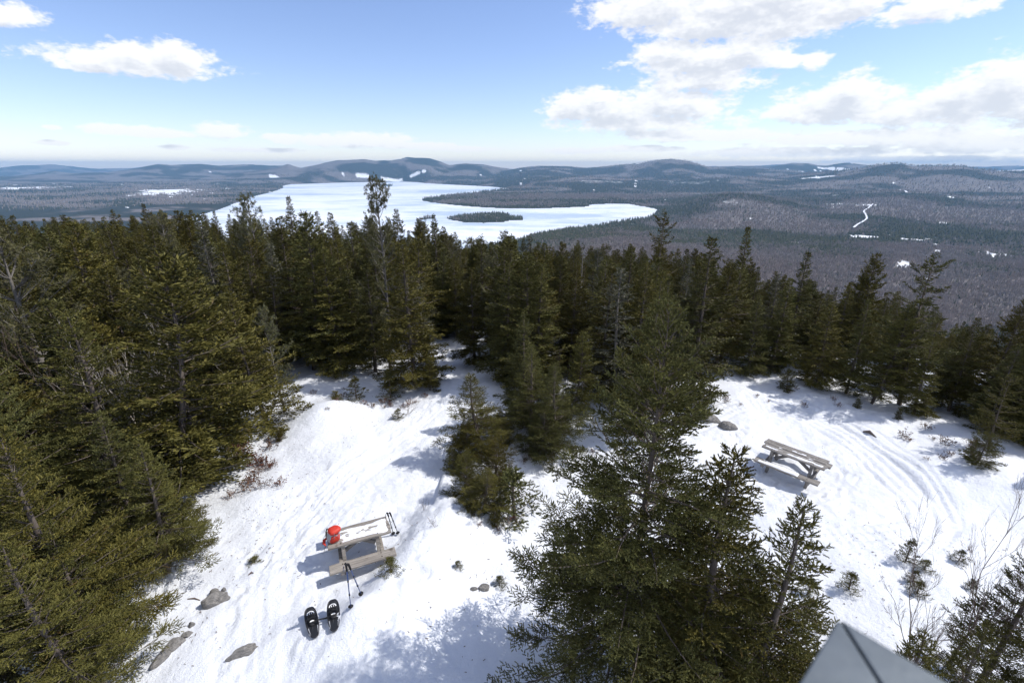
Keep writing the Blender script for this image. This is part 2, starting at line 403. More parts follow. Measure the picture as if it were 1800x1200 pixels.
# ------------------------------------------------------------------ far country: hills, valley, lake
LZ = -300.0
def lk(u, v): p = plane_pt(u, v, LZ); return (p[0], p[1])
LAKE = [lk(*p) for p in [(240,408),(330,384),(380,371),(415,358),(440,348),(478,338),(500,331),(497,327),(512,324),(560,322.5),(600,321),(650,320),(700,319),(735,320.5),
   (745,322),(800,325),(860,328),(897,331.5),(870,334.5),(815,340),(775,345),(742,349),(739,352),(757,356),(790,360),(833,364),(893,367),(943,367),(1000,365),(1035,363.5),(1037,360),
   (1070,358.5),(1105,359),(1140,365),(1157,369),(1140,382),(1085,389),(1050,396),(1000,402),(940,412),(890,425),(800,440),(600,450),(400,440)]]
ISLES = [[lk(*p) for p in q] for q in (
   [(784,385),(800,380),(850,376),(880,374),(893,377),(900,381),(921,382),(920,388),(895,388),(886,391),(850,392.5),(815,391)],
   [(736,385),(750,381),(764,381),(762,385),(745,387)], [(664,326),(675,324),(692,325),(690,327),(672,327.6)])]
def rp(u, v, R):
    d = ray(u, v); h = math.hypot(d[0], d[1]); return (d[0]/h*R, d[1]/h*R, CZ + d[2]/h*R)
RIDGES = []   # crest points (x, y, z), falloff width
def ridge(pts, R, w, near=1.0): RIDGES.append(([rp(u, v, R) for u, v in pts], w, near))
ridge([(-600,296),(-470,293),(-330,298),(-200,295),(-90,295),(0,294),(40,291),(85,289),(125,292),(175,296),(260,294),(380,296),(470,298),(560,294),(620,297),(800,294),(870,297),(930,296),(1060,294),(1160,293),(1260,292),(1340,290),(1405,287),(1440,290),(1530,293),(1640,291),(1730,293),(1790,291),(1900,298),(2000,293),(2130,298),(2400,295)], 25600, 1300)
ridge([(-60,309),(20,310),(60,306),(95,301),(120,304),(160,308),(230,311)], 17000, 1700)
ridge([(190,303),(235,296),(275,289),(300,291),(325,288.5),(352,288),(385,292),(440,289),(470,291),(500,291),(540,297)], 16000, 2000)
ridge([(440,301),(480,296),(506,289.5),(530,297),(560,301)], 12600, 700)
ridge([(520,298),(560,290),(595,282),(640,279.5),(660,283),(690,282.5),(715,277),(755,277),(775,284),(790,290),(820,286.5),(850,288),(880,295),(915,300)], 12800, 1500)
ridge([(850,310),(885,302),(915,296),(945,291),(975,291),(1030,295),(1055,293),(1085,290),(1110,288),(1150,281),(1180,279),(1200,280),(1225,287),(1245,293),(1300,296)], 11800, 2100)
ridge([(1230,294),(1300,292),(1360,292),(1390,287),(1420,287.5),(1450,292),(1490,287),(1540,292)], 15500, 2300)
ridge([(1360,312),(1450,303),(1510,297),(1545,290),(1580,288.5),(1610,293),(1650,293.5),(1690,292.5),(1720,298),(1780,304),(1850,308)], 9500, 1900)
ridge([(1690,302),(1760,300),(1800,298),(1880,297),(2000,300),(2200,297)], 12500, 2000)
ridge([(900,320),(960,314),(1030,311),(1090,314),(1150,318)], 8200, 1100)
ridge([(1215,318),(1280,313),(1330,312),(1380,316),(1420,322)], 8200, 900)
ridge([(1130,392),(1175,373),(1215,355),(1255,344),(1290,341.5),(1330,345),(1390,358),(1450,374),(1530,398)], 4300, 700)
ridge([(1440,346),(1500,341),(1560,338),(1640,342),(1720,350)], 6000, 800)
ridge([(1000,446),(1100,438),(1200,448),(1300,466),(1400,488),(1500,512)], 1500, 330)
def seg_closest(x, y, pts):
    best = np.full(x.shape, 1e12); zc = np.zeros_like(x)
    for (ax, ay, az_), (bx, by, bz) in zip(pts[:-1], pts[1:]):
        dx, dy = bx-ax, by-ay; L2 = dx*dx+dy*dy
        t = np.clip(((x-ax)*dx+(y-ay)*dy)/L2, 0, 1); d = (x-ax-t*dx)**2+(y-ay-t*dy)**2
        m = d < best; best = np.where(m, d, best); zc = np.where(m, az_+(bz-az_)*t, zc)
    return np.sqrt(best), zc
def lake_sd(x, y):
    """positive on land"""
    d, _, _ = polyline_dist(x, y, LAKE+[LAKE[0]]); s = np.where(in_poly(x, y, LAKE), -d, d)
    for I in ISLES:
        di, _, _ = polyline_dist(x, y, I+[I[0]]); si = np.where(in_poly(x, y, I), di, -di); s = np.where(si > 0, si, np.where(s < 0, np.maximum(s, si), s))
    return s
def valley(x, y):
    r = np.hypot(x, y)
    wob = fbm(x/900, y/900, 5, 3)
    z = np.full(x.shape, -291.0)+wob*7+10*fbm(x/2600, y/2600, 9, 3)
    lift = np.zeros_like(x)
    for pts, w, _ in RIDGES:
        d, zc = seg_closest(x, y, pts); ww = w*(1+.30*fbm(x/(w*.9), y/(w*.9), 21, 3))
        a = (zc+293)*np.exp(-(d/ww)**1.6*.8)
        lift = np.where(a > lift, a + .25*lift*np.clip(1-d/(2*w), 0, 0), lift)
    tex = 1+.10*fbm(x/700, y/700, 41, 4)*sstep(30, 200, lift)
    z = z + lift*np.where(lift > 0, 1, 1) * (1+(tex-1)*np.clip(lift/250, 0, 1))
    s = lake_sd(x, y); wd = 30+.02*r
    land = sstep(-wd*.3, wd*2.5, s)
    return np.where(s < 0, LZ-4-6*np.clip(-s/200, 0, 1), LZ+.6+np.maximum(z-LZ-.6, 2)*land)
def far_h(x, y):
    a = summit_base(x, y)+4*fbm(x/160, y/160, 61, 3)*sstep(60, 300, np.hypot(x, y)); b_ = valley(x, y); k = 18.0
    m = np.maximum(a, b_); d = np.abs(a-b_)
    return np.where(lake_sd(x, y) < 0, b_, m+np.maximum(0, k-d)**2/(4*k)*(a > -285))
AZ = np.radians(np.concatenate([np.arange(-180, -62, 4.0), np.arange(-62, 62, .235), np.arange(62, 180, 4.0)]))
RR = np.exp(np.linspace(math.log(3.0), math.log(27500), 460))
A, R = np.meshgrid(AZ, RR); X = R*np.sin(A); Y = R*np.cos(A); Z = far_h(X, Y)
ins = np.minimum(np.minimum(X+31, 39-X), np.minimum(Y+7, 41-Y)); Z -= .9*sstep(0, 2.5, ins)
na, nr = len(AZ), len(RR); idx = np.arange(na*nr).reshape(nr, na); nxt = np.roll(idx, -1, 1)
Fq = np.stack([idx[:-1], nxt[:-1], nxt[1:], idx[1:]], -1).reshape(-1, 4)[:, ::-1]
# what covers the land: softwood share, open snow fields
Rr = np.hypot(X, Y)
softwood = np.clip(.5+1.5*fbm(X/520, Y/380, 71, 4)+.35*fbm(X/2500, Y/2500, 72, 3), 0, 1)
sdl = lake_sd(X, Y); softwood = np.clip(softwood+.6*np.exp(-np.abs(sdl)/120)*(Rr < 9000), 0, 1)
openf = np.zeros_like(X)
def patch(u, v, ru, rv, amt=1.0, zref=None):
    global openf
    p = plane_pt(u, v, LZ+10 if zref is None else zref); q = plane_pt(u+ru, v, p[2]); w = plane_pt(u, v+rv, p[2])
    ex = max(12, math.hypot(q[0]-p[0], q[1]-p[1])); ey = max(12, math.hypot(w[0]-p[0], w[1]-p[1]))
    dirv = np.array([p[0], p[1]])/math.hypot(p[0], p[1])
    dx, dy = X-p[0], Y-p[1]; al = dx*dirv[0]+dy*dirv[1]; ac = dx*dirv[1]-dy*dirv[0]
    nn = 1+1.1*fbm(X/(ex*.5), Y/(ex*.5), 81, 3)
    openf = np.maximum(openf, amt*sstep(1.25, .75, np.sqrt((al/ey)**2+(ac/ex)**2)*nn))
for q in [(300,337,32,3.2),(265,341,12,1.5),(40,331,40,1.2),(560,312,7,.3,.8),(592,315,9,.3,.8),(480,320,9,.5,.8),(520,315,7,.3,.8)]: patch(*q)
fs_R = {'hill': 4300}
def rpatch(u, v, R_, ru, rv, amt=.8):   # on a slope at a known distance
    global openf
    x0, y0, z0 = rp(u, v, R_); ex = ru/F*R_; ey = rv/F*R_*7
    dirv = np.array([x0, y0])/math.hypot(x0, y0); dx, dy = X-x0, Y-y0; al = dx*dirv[0]+dy*dirv[1]; ac = dx*dirv[1]-dy*dirv[0]
    nn = 1+1.1*fbm(X/(ex*.6), Y/(ex*.6), 83, 3)
    openf = np.maximum(openf, amt*sstep(1.25, .7, np.sqrt((al/ey)**2+(ac/ex)**2)*nn))
for q in [(640,317,11250,12,.35,.75),(690,317,11250,15,.4,.8),(728,316.5,11250,10,.3,.75),(718,280,12750,12,.35,.75),(700,283,12650,7,.3,.6),(780,299,12300,9,.4,.8),(945,300,12000,16,.6),(1130,303,11500,20,.8,.75),(1165,298,11800,14,.5,.6),
   (1395,303,13500,16,1.2,1),(1455,300,14500,16,1,1),(1480,302,14000,14,1.2,1),(1440,322,8500,24,.9,.8),(1470,346,6000,20,.9,.6),
   (1465,358,4900,16,1.3,.6),(1520,362,4800,14,1.3,.6),(1277,374,3900,14,3,.36),(1285,382,3700,16,3,.33),(1255,384,3700,10,2.5,.3),(1190,330,7800,40,3,.35),(1060,322,7500,40,3,.35),(95,304,16500,20,1.2,.4),(1775,301,12200,30,.8,1)]: rpatch(*q)
for q in [(1592,463,9,5,1),(1748,444,14,2.2,1),(1690,443,30,.8,.7),(1396,424,5,.8,.8),(1540,415,40,.9,.75),(1510,413,14,1.5,.8),(1555,383,8,1,.4)]: patch(*q)
M_LAND, T, b = new_mat('wooded_land', .95, .05)
pos = T.node('ShaderNodeNewGeometry').outputs['Position']
sw = T.node('ShaderNodeAttribute', attribute_name='softwood').outputs['Fac']; op = T.node('ShaderNodeAttribute', attribute_name='open').outputs['Fac']
nf = T.noise(pos, .022, 4, .75); nm = T.noise(pos, .006, 5, .6); nc = T.noise(pos, .011, 4, .65)
hard = T.mix(T.ramp(nf, [(.34, 0), (.66, 1)]), (.092, .082, .082), (.225, .207, .202)); hard = T.mix(T.ramp(nm, [(.35, 0), (.65, .55)]), hard, (.18, .152, .142))
soft = T.mix(nf, (.016, .021, .017), (.046, .052, .040))
sel = T.ramp(T.math('ADD', T.math('MULTIPLY', sw, .6), T.math('ADD', T.math('MULTIPLY', nc, .40), T.math('MULTIPLY', nf, .32))), [(.55, 0), (.72, 1)])
c = T.mix(sel, hard, soft)
opn = T.ramp(T.math('ADD', op, T.math('MULTIPLY_ADD', nf, .9, -.45)), [(.35, 0), (.55, 1)])
c = T.mix(opn, c, (.84, .86, .89))
near = T.node('ShaderNodeAttribute', attribute_name='summit').outputs['Fac']
c = T.mix(near, c, T.mix(T.ramp(nf, [(.4, 0), (.6, 1)]), (.34, .33, .33), (.80, .82, .86)))
T.l.new(c, b.inputs['Base Color']); bump(T, b, T.math('ADD', nf, nm), .6, 12.0)
me = np_mesh('far_land', np.stack([X, Y, Z], -1).reshape(-1, 3), Fq, M_LAND, {'softwood': softwood.ravel(), 'open': openf.ravel(), 'summit': (1-sstep(250, 700, Rr)).ravel()}, smooth=True)
o = link(bpy.data.objects.new('terrain', me)); o['kind'] = 'structure'; o['label'] = 'wooded valley and blue hills reaching to the horizon'
M_LAKE, T, b = new_mat('frozen_lake', .5, .3)
pos = T.node('ShaderNodeNewGeometry').outputs['Position']; v = T.vmath('MULTIPLY', pos, (.55, 1.0, 1))
n1 = T.noise(v, .0016, 5, .6, .6); n2 = T.noise(v, .012, 4, .65)
m_ = T.math('ADD', T.math('MULTIPLY', n1, .75), T.math('MULTIPLY', n2, .35))
T.l.new(T.ramp(m_, [(.44, (.46, .55, .66)), (.54, (.72, .77, .84)), (.63, (.86, .88, .91))]), b.inputs['Base Color'])
me = np_mesh('lake', [(-9000, 1500, LZ), (4500, 1500, LZ), (4500, 13500, LZ), (-9000, 13500, LZ)], [(0, 1, 2, 3)], M_LAKE)
o = link(bpy.data.objects.new('lake', me)); o['kind'] = 'structure'; o['label'] = 'frozen snow covered lake with wooded islands'
# the snowy road through the valley
def drape(uvs, width, name, label):
    P = smooth_path([tuple(plane_pt(u, v, LZ+12)[:2]) for u, v in uvs], 8); V = []; n = len(P)
    for i, (x, y) in enumerate(P):
        x2, y2 = P[min(i+1, n-1)]; x1, y1 = P[max(i-1, 0)]; L = math.hypot(x2-x1, y2-y1); nx_, ny_ = (y2-y1)/L*width, -(x2-x1)/L*width
        z = float(np.max(far_h(np.array([x, x+nx_, x-nx_]), np.array([y, y+ny_, y-ny_]))))+14
        V += [(x-nx_, y-ny_, z), (x+nx_, y+ny_, z)]
    me = np_mesh(name, V, [(2*i, 2*i+1, 2*i+3, 2*i+2) for i in range(n-1)], M_TSNOW); o = link(bpy.data.objects.new(name, me))
    o['kind'] = 'structure'; o['label'] = label
drape([(1500,402),(1508,396),(1517,391),(1523,386),(1521,379),(1518,374),(1526,369),(1533,364)], 5, 'road', 'snowy road winding through the wooded valley')
drape([(1590,353),(1585,348),(1580,344)], 8, 'road', 'short stretch of snowy road on the far slope')

# distant woods: every tree far too small to pick out
def far_woods():
    rng = np.random.default_rng(5); V = []; Fc = []; mi = []; nv = 0
    def batch(n, az0, az1, r0, r1, p=1.0):
        a = np.radians(rng.uniform(az0, az1, n)); r = np.exp(rng.uniform(math.log(r0), math.log(r1), n)); return r*np.sin(a), r*np.cos(a)
    bx = [batch(66000, 2, 50, 620, 2600), batch(40000, -8, 50, 2000, 5600), batch(7000, -18, 12, 3000, 5600), batch(26000, -46, 50, 5000, 11500)]
    x = np.concatenate([q[0] for q in bx]); y = np.concatenate([q[1] for q in bx]); r = np.hypot(x, y)
    sd_ = lake_sd(x, y); z = far_h(x, y); ok = (sd_ > 6) & (z > LZ+.2)
    # open fields stay open
    ai = np.searchsorted(AZ, np.arctan2(x, y)).clip(0, na-1); ri = np.searchsorted(RR, r).clip(0, nr-1)
    ok &= openf[ri, ai] < .35; sw_ = softwood[ri, ai]
    x, y, z, r, sw_ = x[ok], y[ok], z[ok], r[ok], sw_[ok]; n = len(x)
    con = rng.random(n) < np.clip((sw_-.35)*1.5+.10, .06, .95)
    h = rng.uniform(7, 14, n)*np.clip(r/1500, .85, 6)**.55; w = h*np.where(con, .20, .30)*rng.uniform(.7, 1.2, n)
    ph = rng.uniform(0, 6.28, n)
    # softwoods: a four-sided spire
    i = np.where(con)[0]; m = len(i); a4 = ph[i, None]+np.arange(4)*PI/2
    base = np.stack([x[i, None]+np.cos(a4)*w[i, None], y[i, None]+np.sin(a4)*w[i, None], np.repeat(z[i, None]+h[i, None]*.05, 4, 1)], -1)
    tip = np.stack([x[i], y[i], z[i]+h[i]], -1)[:, None]; vv = np.concatenate([base, tip], 1).reshape(-1, 3)
    o5 = np.arange(m)[:, None]*5; f = np.concatenate([o5+np.array([k, (k+1) % 4, 4]) for k in range(4)], 0)
    V.append(vv); Fc.append(f); mi.append(np.zeros(len(f))); nv = len(vv)
    # bare hardwoods: a spray of upswept limbs
    i = np.where(~con)[0]; m = len(i); K = 5; a5 = ph[i, None]+np.arange(K)*2*PI/K+rng.uniform(-.4, .4, (m, K))
    rr = w[i, None]*rng.uniform(.55, 1.2, (m, K)); tx = x[i, None]+np.cos(a5)*rr; ty = y[i, None]+np.sin(a5)*rr; tz = z[i, None]+h[i, None]*rng.uniform(.7, 1.05, (m, K))
    q = .32*w[i, None]; sx, sy = -np.sin(a5)*q, np.cos(a5)*q; mz = z[i, None]+h[i, None]*.45
    B = np.stack([np.repeat(x[i, None], K, 1), np.repeat(y[i, None], K, 1), np.repeat(z[i, None], K, 1)], -1)
    L_ = np.stack([tx*.6+x[i, None]*.4+sx, ty*.6+y[i, None]*.4+sy, (tz+mz)/2], -1); R_ = np.stack([tx-sx*.6, ty-sy*.6, tz], -1)
    vv = np.stack([B, L_, R_], 2).reshape(-1, 3); f = np.arange(m*K*3).reshape(-1, 3)+nv
    V.append(vv); Fc.append(f); mi.append(np.ones(len(f)))
    M1, T, b = new_mat('far_softwood', .9, .1); p = T.node('ShaderNodeNewGeometry').outputs['Position']
    T.l.new(T.mix(T.noise(p, .02, 3), (.030, .036, .022), (.075, .080, .048)), b.inputs['Base Color'])
    M2, T, b = new_mat('far_hardwood', .95, .05); p = T.node('ShaderNodeNewGeometry').outputs['Position']
    cc = T.mix(T.ramp(T.noise(p, .03, 3, .7), [(.3, 0), (.7, 1)]), (.215, .188, .175), (.41, .365, .338)); cc = T.mix(T.ramp(T.noise(p, .003, 3), [(.4, 0), (.6, .6)]), cc, (.31, .25, .222))
    T.l.new(cc, b.inputs['Base Color'])
    me = np_mesh('distant_woods', np.concatenate(V), np.concatenate(Fc), [M1, M2], midx=np.concatenate(mi))
    o = link(bpy.data.objects.new('distant_woods', me)); o['kind'] = 'stuff'; o['label'] = 'bare grey woods and dark softwoods filling the valley below'; o['category'] = 'woods'
far_woods()

# ------------------------------------------------------------------ trees
def tubes_np(paths, n=3):
    """list of (points (k,3), radii (k)) -> V, F (quads)"""
    V = []; Fc = []; nv = 0
    for P, Rd in paths:
        P = np.asarray(P, float); k = len(P); T_ = np.gradient(P, axis=0); T_ /= np.linalg.norm(T_, axis=1)[:, None]+1e-9
        ref = np.array([0, 0, 1.0]) if abs(T_[0, 2]) < .9 else np.array([1.0, 0, 0])
        N = np.cross(T_, ref); N /= np.linalg.norm(N, axis=1)[:, None]+1e-9; B = np.cross(T_, N)
        a = np.arange(n)*2*PI/n; ring = P[:, None]+(N[:, None]*np.cos(a)[None, :, None]+B[:, None]*np.sin(a)[None, :, None])*np.asarray(Rd)[:, None, None]
        V.append(ring.reshape(-1, 3)); ii = np.arange(k*n).reshape(k, n); jj = np.roll(ii, -1, 1)
        Fc.append(np.stack([ii[:-1], jj[:-1], jj[1:], ii[1:]], -1).reshape(-1, 4)+nv); nv += k*n
    return np.concatenate(V), np.concatenate(Fc)
def nrm(v): return v/(np.linalg.norm(v, axis=-1, keepdims=True)+1e-9)
def twig_kites(rng, B, D, L, Wd, tint):
    n = len(B); ref = nrm(rng.normal(size=(n, 3))); S = nrm(np.cross(D, ref)); U = np.cross(D, S)
    M = B+D*L[:, None]*.55; Tp = B+D*L[:, None]
    V = np.stack([B, M+S*Wd[:, None], Tp, M-S*Wd[:, None], M+U*Wd[:, None], M-U*Wd[:, None]], 1)
    o = np.arange(n)[:, None]*6
    Fc = np.concatenate([o+np.array(q) for q in ([0,1,2],[0,2,3],[0,4,2],[0,2,5])], 0)
    return V.reshape(-1, 3), Fc, np.repeat(tint, 6)
def twig_needles(rng, B, D, L, Wd, tint, K=14):
    n = len(B); ref = nrm(rng.normal(size=(n, 3))); S = nrm(np.cross(D, ref)); U = np.cross(D, S)
    t = (np.arange(K)+.5)/K; a = np.arange(K)*2.4+rng.uniform(0, 6, (n, 1))
    C = B[:, None]+D[:, None]*(L[:, None]*t)[..., None]
    R_ = S[:, None]*np.cos(a)[..., None]+U[:, None]*np.sin(a)[..., None]; R_[..., 2] += .15
    nl = Wd[:, None]*(1.0-.25*t)*rng.uniform(.8, 1.2, (n, K))
    Tp = C+(R_*.8+D[:, None]*.75)*nl[..., None]
    hw = np.cross(D[:, None], R_)*(.0085) + D[:, None]*.004
    V = np.stack([C-hw-D[:, None]*.004, C+hw, Tp], 2).reshape(-1, 3)
    return V, np.arange(n*K*3).reshape(-1, 3), np.repeat(tint, K*3)
def spruce(seed, H, R, hero=False, spacing=.2, power=.85, z0f=.06, dens=1.0, ragged=.25, droop=0.0, tlen=.12, topbare=0.0, upswept=0.0, gaps=0.0, bend=.03):
    rng = np.random.default_rng(seed); wood = []
    k = 10; zz = np.linspace(0, H, k); bx, by = rng.normal(0, bend, 2)*H
    trunk = np.stack([bx*np.sin(zz/H*2.2), by*np.sin(zz/H*1.9), zz], -1); r0 = .014*H+.018
    wood.append((trunk, r0*(1-zz/H)**.9+.006))
    def axis_at(z): return np.array([np.interp(z, zz, trunk[:, 0]), np.interp(z, zz, trunk[:, 1]), z])
    bB, bD, bL, bT = [], [], [], []
    z = z0f*H; gap_az = rng.uniform(0, 6.28); leader = .05*H+.12
    while z < H-.02:
        t = 1-z/H; nb = rng.integers(4, 7) if t > .06 else 4
        for j in range(nb):
            azb = rng.uniform(0, 2*PI) if nb > 5 else j*2*PI/nb+rng.uniform(-.5, .5)
            L = R*min(1.0, (t**power)*1.08)*rng.uniform(1-ragged*1.6, 1+ragged)+.05
            if z < .16*H: L *= .55+.45*z/(.16*H)
            if gaps and rng.random() < gaps: L *= .25
            e = math.radians(-12-14*droop+62*(1-t)**2.2+22*upswept+rng.uniform(-8, 8)); cv = .10+.28*t*droop+rng.uniform(-.04, .08)
            m = 6; s = np.linspace(0, 1, m); az_s = azb+rng.uniform(-.25, .25)*s
            P = axis_at(z+rng.uniform(-.4, .4)*spacing)+np.stack([np.cos(az_s)*L*s*math.cos(e), np.sin(az_s)*L*s*math.cos(e), L*(math.sin(e)*s+cv*s*s)], -1)
            wood.append((P, (.004+.011*L)*(1-s*.85)))
            if z < .13*H and rng.random() < .55: continue          # bare lower limbs
            if topbare and z > H*(1-topbare) and rng.random() < .7: continue
            nbl = max(3, int(L/(.060 if hero else .066)*dens)); sb = rng.uniform(.12, 1.0, nbl)**.8
            seg = sb*(m-1); i0 = np.minimum(seg.astype(int), m-2); fr = (seg-i0)[:, None]
            base = P[i0]*(1-fr)+P[i0+1]*fr; Tn = nrm(P[i0+1]-P[i0]); Sd = nrm(np.cross(Tn, [0, 0, 1.0]))
            sg = np.where(np.arange(nbl) % 2, 1, -1)*1.0; an = np.radians(rng.uniform(32, 68, nbl))
            D = Tn*np.cos(an)[:, None]+Sd*(sg*np.sin(an))[:, None]; D[:, 2] += rng.uniform(-.28, .22, nbl)-.12*droop
            bB.append(base); bD.append(nrm(D)); bL.append(np.minimum(.62, (.40*L*(1-sb)+.07+.05*L))*rng.uniform(.7, 1.25, nbl)); bT.append(np.full(nbl, rng.uniform(-.12, .12)))
            bB.append(P[-2:-1]); bD.append(nrm(P[-1:]-P[-2:-1])); bL.append(np.array([np.linalg.norm(P[-1]-P[-2])+.06])); bT.append(np.zeros(1))
        z += spacing*rng.uniform(.55, 1.1)*(1 if t > .25 else .8)
    # leader shoot
    bB.append(axis_at(H-leader)[None]); bD.append(np.array([[0, 0, 1.0]])); bL.append(np.array([leader])); bT.append(np.array([.3]))
    B = np.concatenate(bB); D = np.concatenate(bD); L = np.concatenate(bL); bt = np.concatenate(bT); n = len(B)
    sp = .042 if hero else .044; K = np.maximum(2, (L/sp).astype(int)); K = np.minimum(K, 14)
    rep = np.repeat(np.arange(n), K); pos = np.concatenate([(np.arange(q)+.6)/q for q in K]); nt = len(rep)
    Bt = B[rep]+D[rep]*(L[rep]*pos)[:, None]
    Sd = nrm(np.cross(D[rep], np.array([0, 0, 1.0])+rng.normal(0, .25, (nt, 3)))); sg = np.where(np.arange(nt) % 2, 1., -1.)
    an = np.radians(rng.uniform(18, 60, nt)); an[pos > .9] = 0
    Dt = D[rep]*np.cos(an)[:, None]+Sd*(sg*np.sin(an))[:, None]; Dt[:, 2] += rng.uniform(-.12, .30, nt); Dt = nrm(Dt)
    Lt = tlen*rng.uniform(.6, 1.3, nt)*(1.15-.4*pos)
    tint = np.clip(rng.normal(.42, .2, nt)+bt[rep]+.25*(pos-.5), 0, .95); tint[rng.random(nt) < .02] = 1.0
    if hero:
        V, Fc, ti = twig_needles(rng, Bt, Dt, Lt, np.full(nt, .024), tint, 12)
        V2, F2, t2 = twig_kites(rng, Bt, Dt, Lt*.97, np.full(nt, .0075), tint)
        V = np.concatenate([V, V2]); Fc = np.concatenate([Fc, F2+len(ti)]); ti = np.concatenate([ti, t2])
    else: V, Fc, ti = twig_kites(rng, Bt, Dt, Lt*1.12, rng.uniform(.013, .021, nt), tint)
    return (V, Fc, ti), tubes_np(wood, 4 if hero else 3)
def pine(seed, H, R, spacing=.42, dens=1.0):
    """open crown: few upswept limbs ending in tufts of long needles"""
    rng = np.random.default_rng(seed); wood = []; k = 9; zz = np.linspace(0, H, k); bx, by = rng.normal(0, .035, 2)*H
    trunk = np.stack([bx*np.sin(zz/H*2.6), by*np.sin(zz/H*2.1), zz], -1); wood.append((trunk, (.015*H+.02)*(1-zz/H)**.8+.008))
    TB, TD = [], []; z = .28*H
    while z < H:
        t = 1-z/H
        for j in range(rng.integers(3, 6)):
            a = rng.uniform(0, 2*PI); L = R*(min(1, t*1.5)**.6)*rng.uniform(.45, 1.15)+.12; e = math.radians(8+45*(1-t)**1.5+rng.uniform(-12, 12))
            s = np.linspace(0, 1, 6); o = np.array([np.interp(z, zz, trunk[:, 0]), np.interp(z, zz, trunk[:, 1]), z]); cv = rng.uniform(.05, .3)
            P = o+np.stack([np.cos(a)*L*s*math.cos(e), np.sin(a)*L*s*math.cos(e), L*(math.sin(e)*s+cv*s*s)], -1); wood.append((P, (.006+.012*L)*(1-.8*s)))
            for q in range(max(2, int(L/.13*dens))):
                sq = rng.uniform(.35, 1.0); f = sq*5; i = min(int(f), 4); p0 = P[i]*(1-(f-i))+P[i+1]*(f-i)
                d = nrm(P[i+1]-P[i])*.6+rng.normal(0, .5, 3)+np.array([0, 0, .35]); d = nrm(d); ln = rng.uniform(.15, .4)*(1.2-sq*.5)
                wood.append((np.stack([p0, p0+d*ln*.6, p0+d*ln]), np.array([.006, .004, .003])))
                for w in range(rng.integers(3, 6)):
                    TB.append(p0+d*ln*rng.uniform(.45, 1.0)+rng.normal(0, .03, 3)); TD.append(nrm(d+rng.normal(0, .45, 3)))
        z += spacing*rng.uniform(.5, 1.2)*(1 if t > .3 else .7)
    TB, TD = np.array(TB), np.array(TD); n = len(TB); K = 9
    Dn = nrm(TD[:, None]*.8+rng.normal(0, .75, (n, K, 3))); Ln = rng.uniform(.07, .13, (n, K)); C = np.repeat(TB[:, None], K, 1)
    S = nrm(np.cross(Dn, rng.normal(size=(n, K, 3))))*.009
    V = np.stack([C-S, C+S, C+Dn*Ln[..., None]], 2).reshape(-1, 3)
    tint = np.repeat(np.clip(rng.normal(.45, .22, n), 0, .95), K*3)
    return (V, np.arange(n*K*3).reshape(-1, 3), tint), tubes_np(wood, 3)
def bare(seed, H, spread=.5, depth=4, r0=.03, stems=1, up=.35, curve=.15):
    rng = np.random.default_rng(seed); wood = []
    def grow(p, d, L, r, lev):
        n = 5; P = [p]; dd = d.copy()
        for i in range(n-1):
            dd = nrm(dd+rng.normal(0, curve, 3)+np.array([0, 0, up*.25])); P.append(P[-1]+dd*L/(n-1))
        P = np.array(P); wood.append((P, np.linspace(r, r*.45, n)))
        if lev <= 0: return
        for j in range(rng.integers(3, 6)):
            f = rng.uniform(.25, 1.0)*(n-1); i = min(int(f), n-2); q = P[i]*(1-(f-i))+P[i+1]*(f-i)
            dv = nrm(nrm(P[i+1]-P[i])+rng.normal(0, spread, 3)+np.array([0, 0, up])); grow(q, dv, L*rng.uniform(.35, .65), max(.0022, r*.5), lev-1)
    for s in range(stems):
        grow(np.array([*rng.normal(0, .05*(stems > 1), 2), 0]), nrm(np.array([*rng.normal(0, .12+.22*(stems > 1), 2), 1.0])), H*rng.uniform(.55, .75), r0, depth)
    return tubes_np(wood, 3)

class Proto:
    def __init__(s, name, parts, H): s.name, s.parts, s.H = name, parts, H
PROTO = {}
def add_conifer(key, gen, H, mf, mw):
    (V, Fc, ti), (Vw, Fw) = gen
    c = np_mesh(key+'_crown', V, Fc, mf, {'tint': ti}); w = np_mesh(key+'_trunk', Vw, Fw, mw, smooth=True)
    PROTO[key] = Proto(key, [('trunk', w), ('crown', c)], H)
add_conifer('heroA', spruce(101, 6.6, 2.6, hero=True, spacing=.175, dens=1.0, ragged=.24, power=.80, tlen=.10, gaps=.10, z0f=.1), 6.6, M_HERO, M_BARK)
add_conifer('heroB', spruce(102, 4.9, 1.35, hero=True, spacing=.19, dens=.90, ragged=.22, power=.9, tlen=.11, upswept=.5), 4.9, M_HERO, M_BARK)
add_conifer('spruceA', spruce(1, 6.0, 1.45, dens=1.35, ragged=.3), 6.0, M_SPR, M_BARK)
add_conifer('spruceB', spruce(2, 6.5, 1.3, dens=1.35, ragged=.35, droop=.6, gaps=.12), 6.5, M_SPR, M_BARK)
add_conifer('spruceC', spruce(3, 5.5, 1.6, dens=1.35, ragged=.35, power=.7, upswept=.3, gaps=.1), 5.5, M_SPR, M_BARK)
add_conifer('spruceD', spruce(4, 6.5, 1.1, dens=1.35, ragged=.3, power=.95, gaps=.05), 6.5, M_SPR, M_BARK)
add_conifer('ragged', spruce(5, 6.2, 1.5, ragged=.5, power=.55, gaps=.35, spacing=.26, z0f=.2, droop=.3), 6.2, M_SPR, M_BARK)
add_conifer('lichen', spruce(6, 6.0, .9, ragged=.45, power=.7, gaps=.3, dens=.8, droop=.7), 6.0, M_LICH, M_GREYBARK)
add_conifer('snag', spruce(7, 6.0, .75, ragged=.5, power=.6, gaps=.5, dens=.45, topbare=.45, spacing=.26, tlen=.08), 6.0, M_LICH, M_GREYBARK)
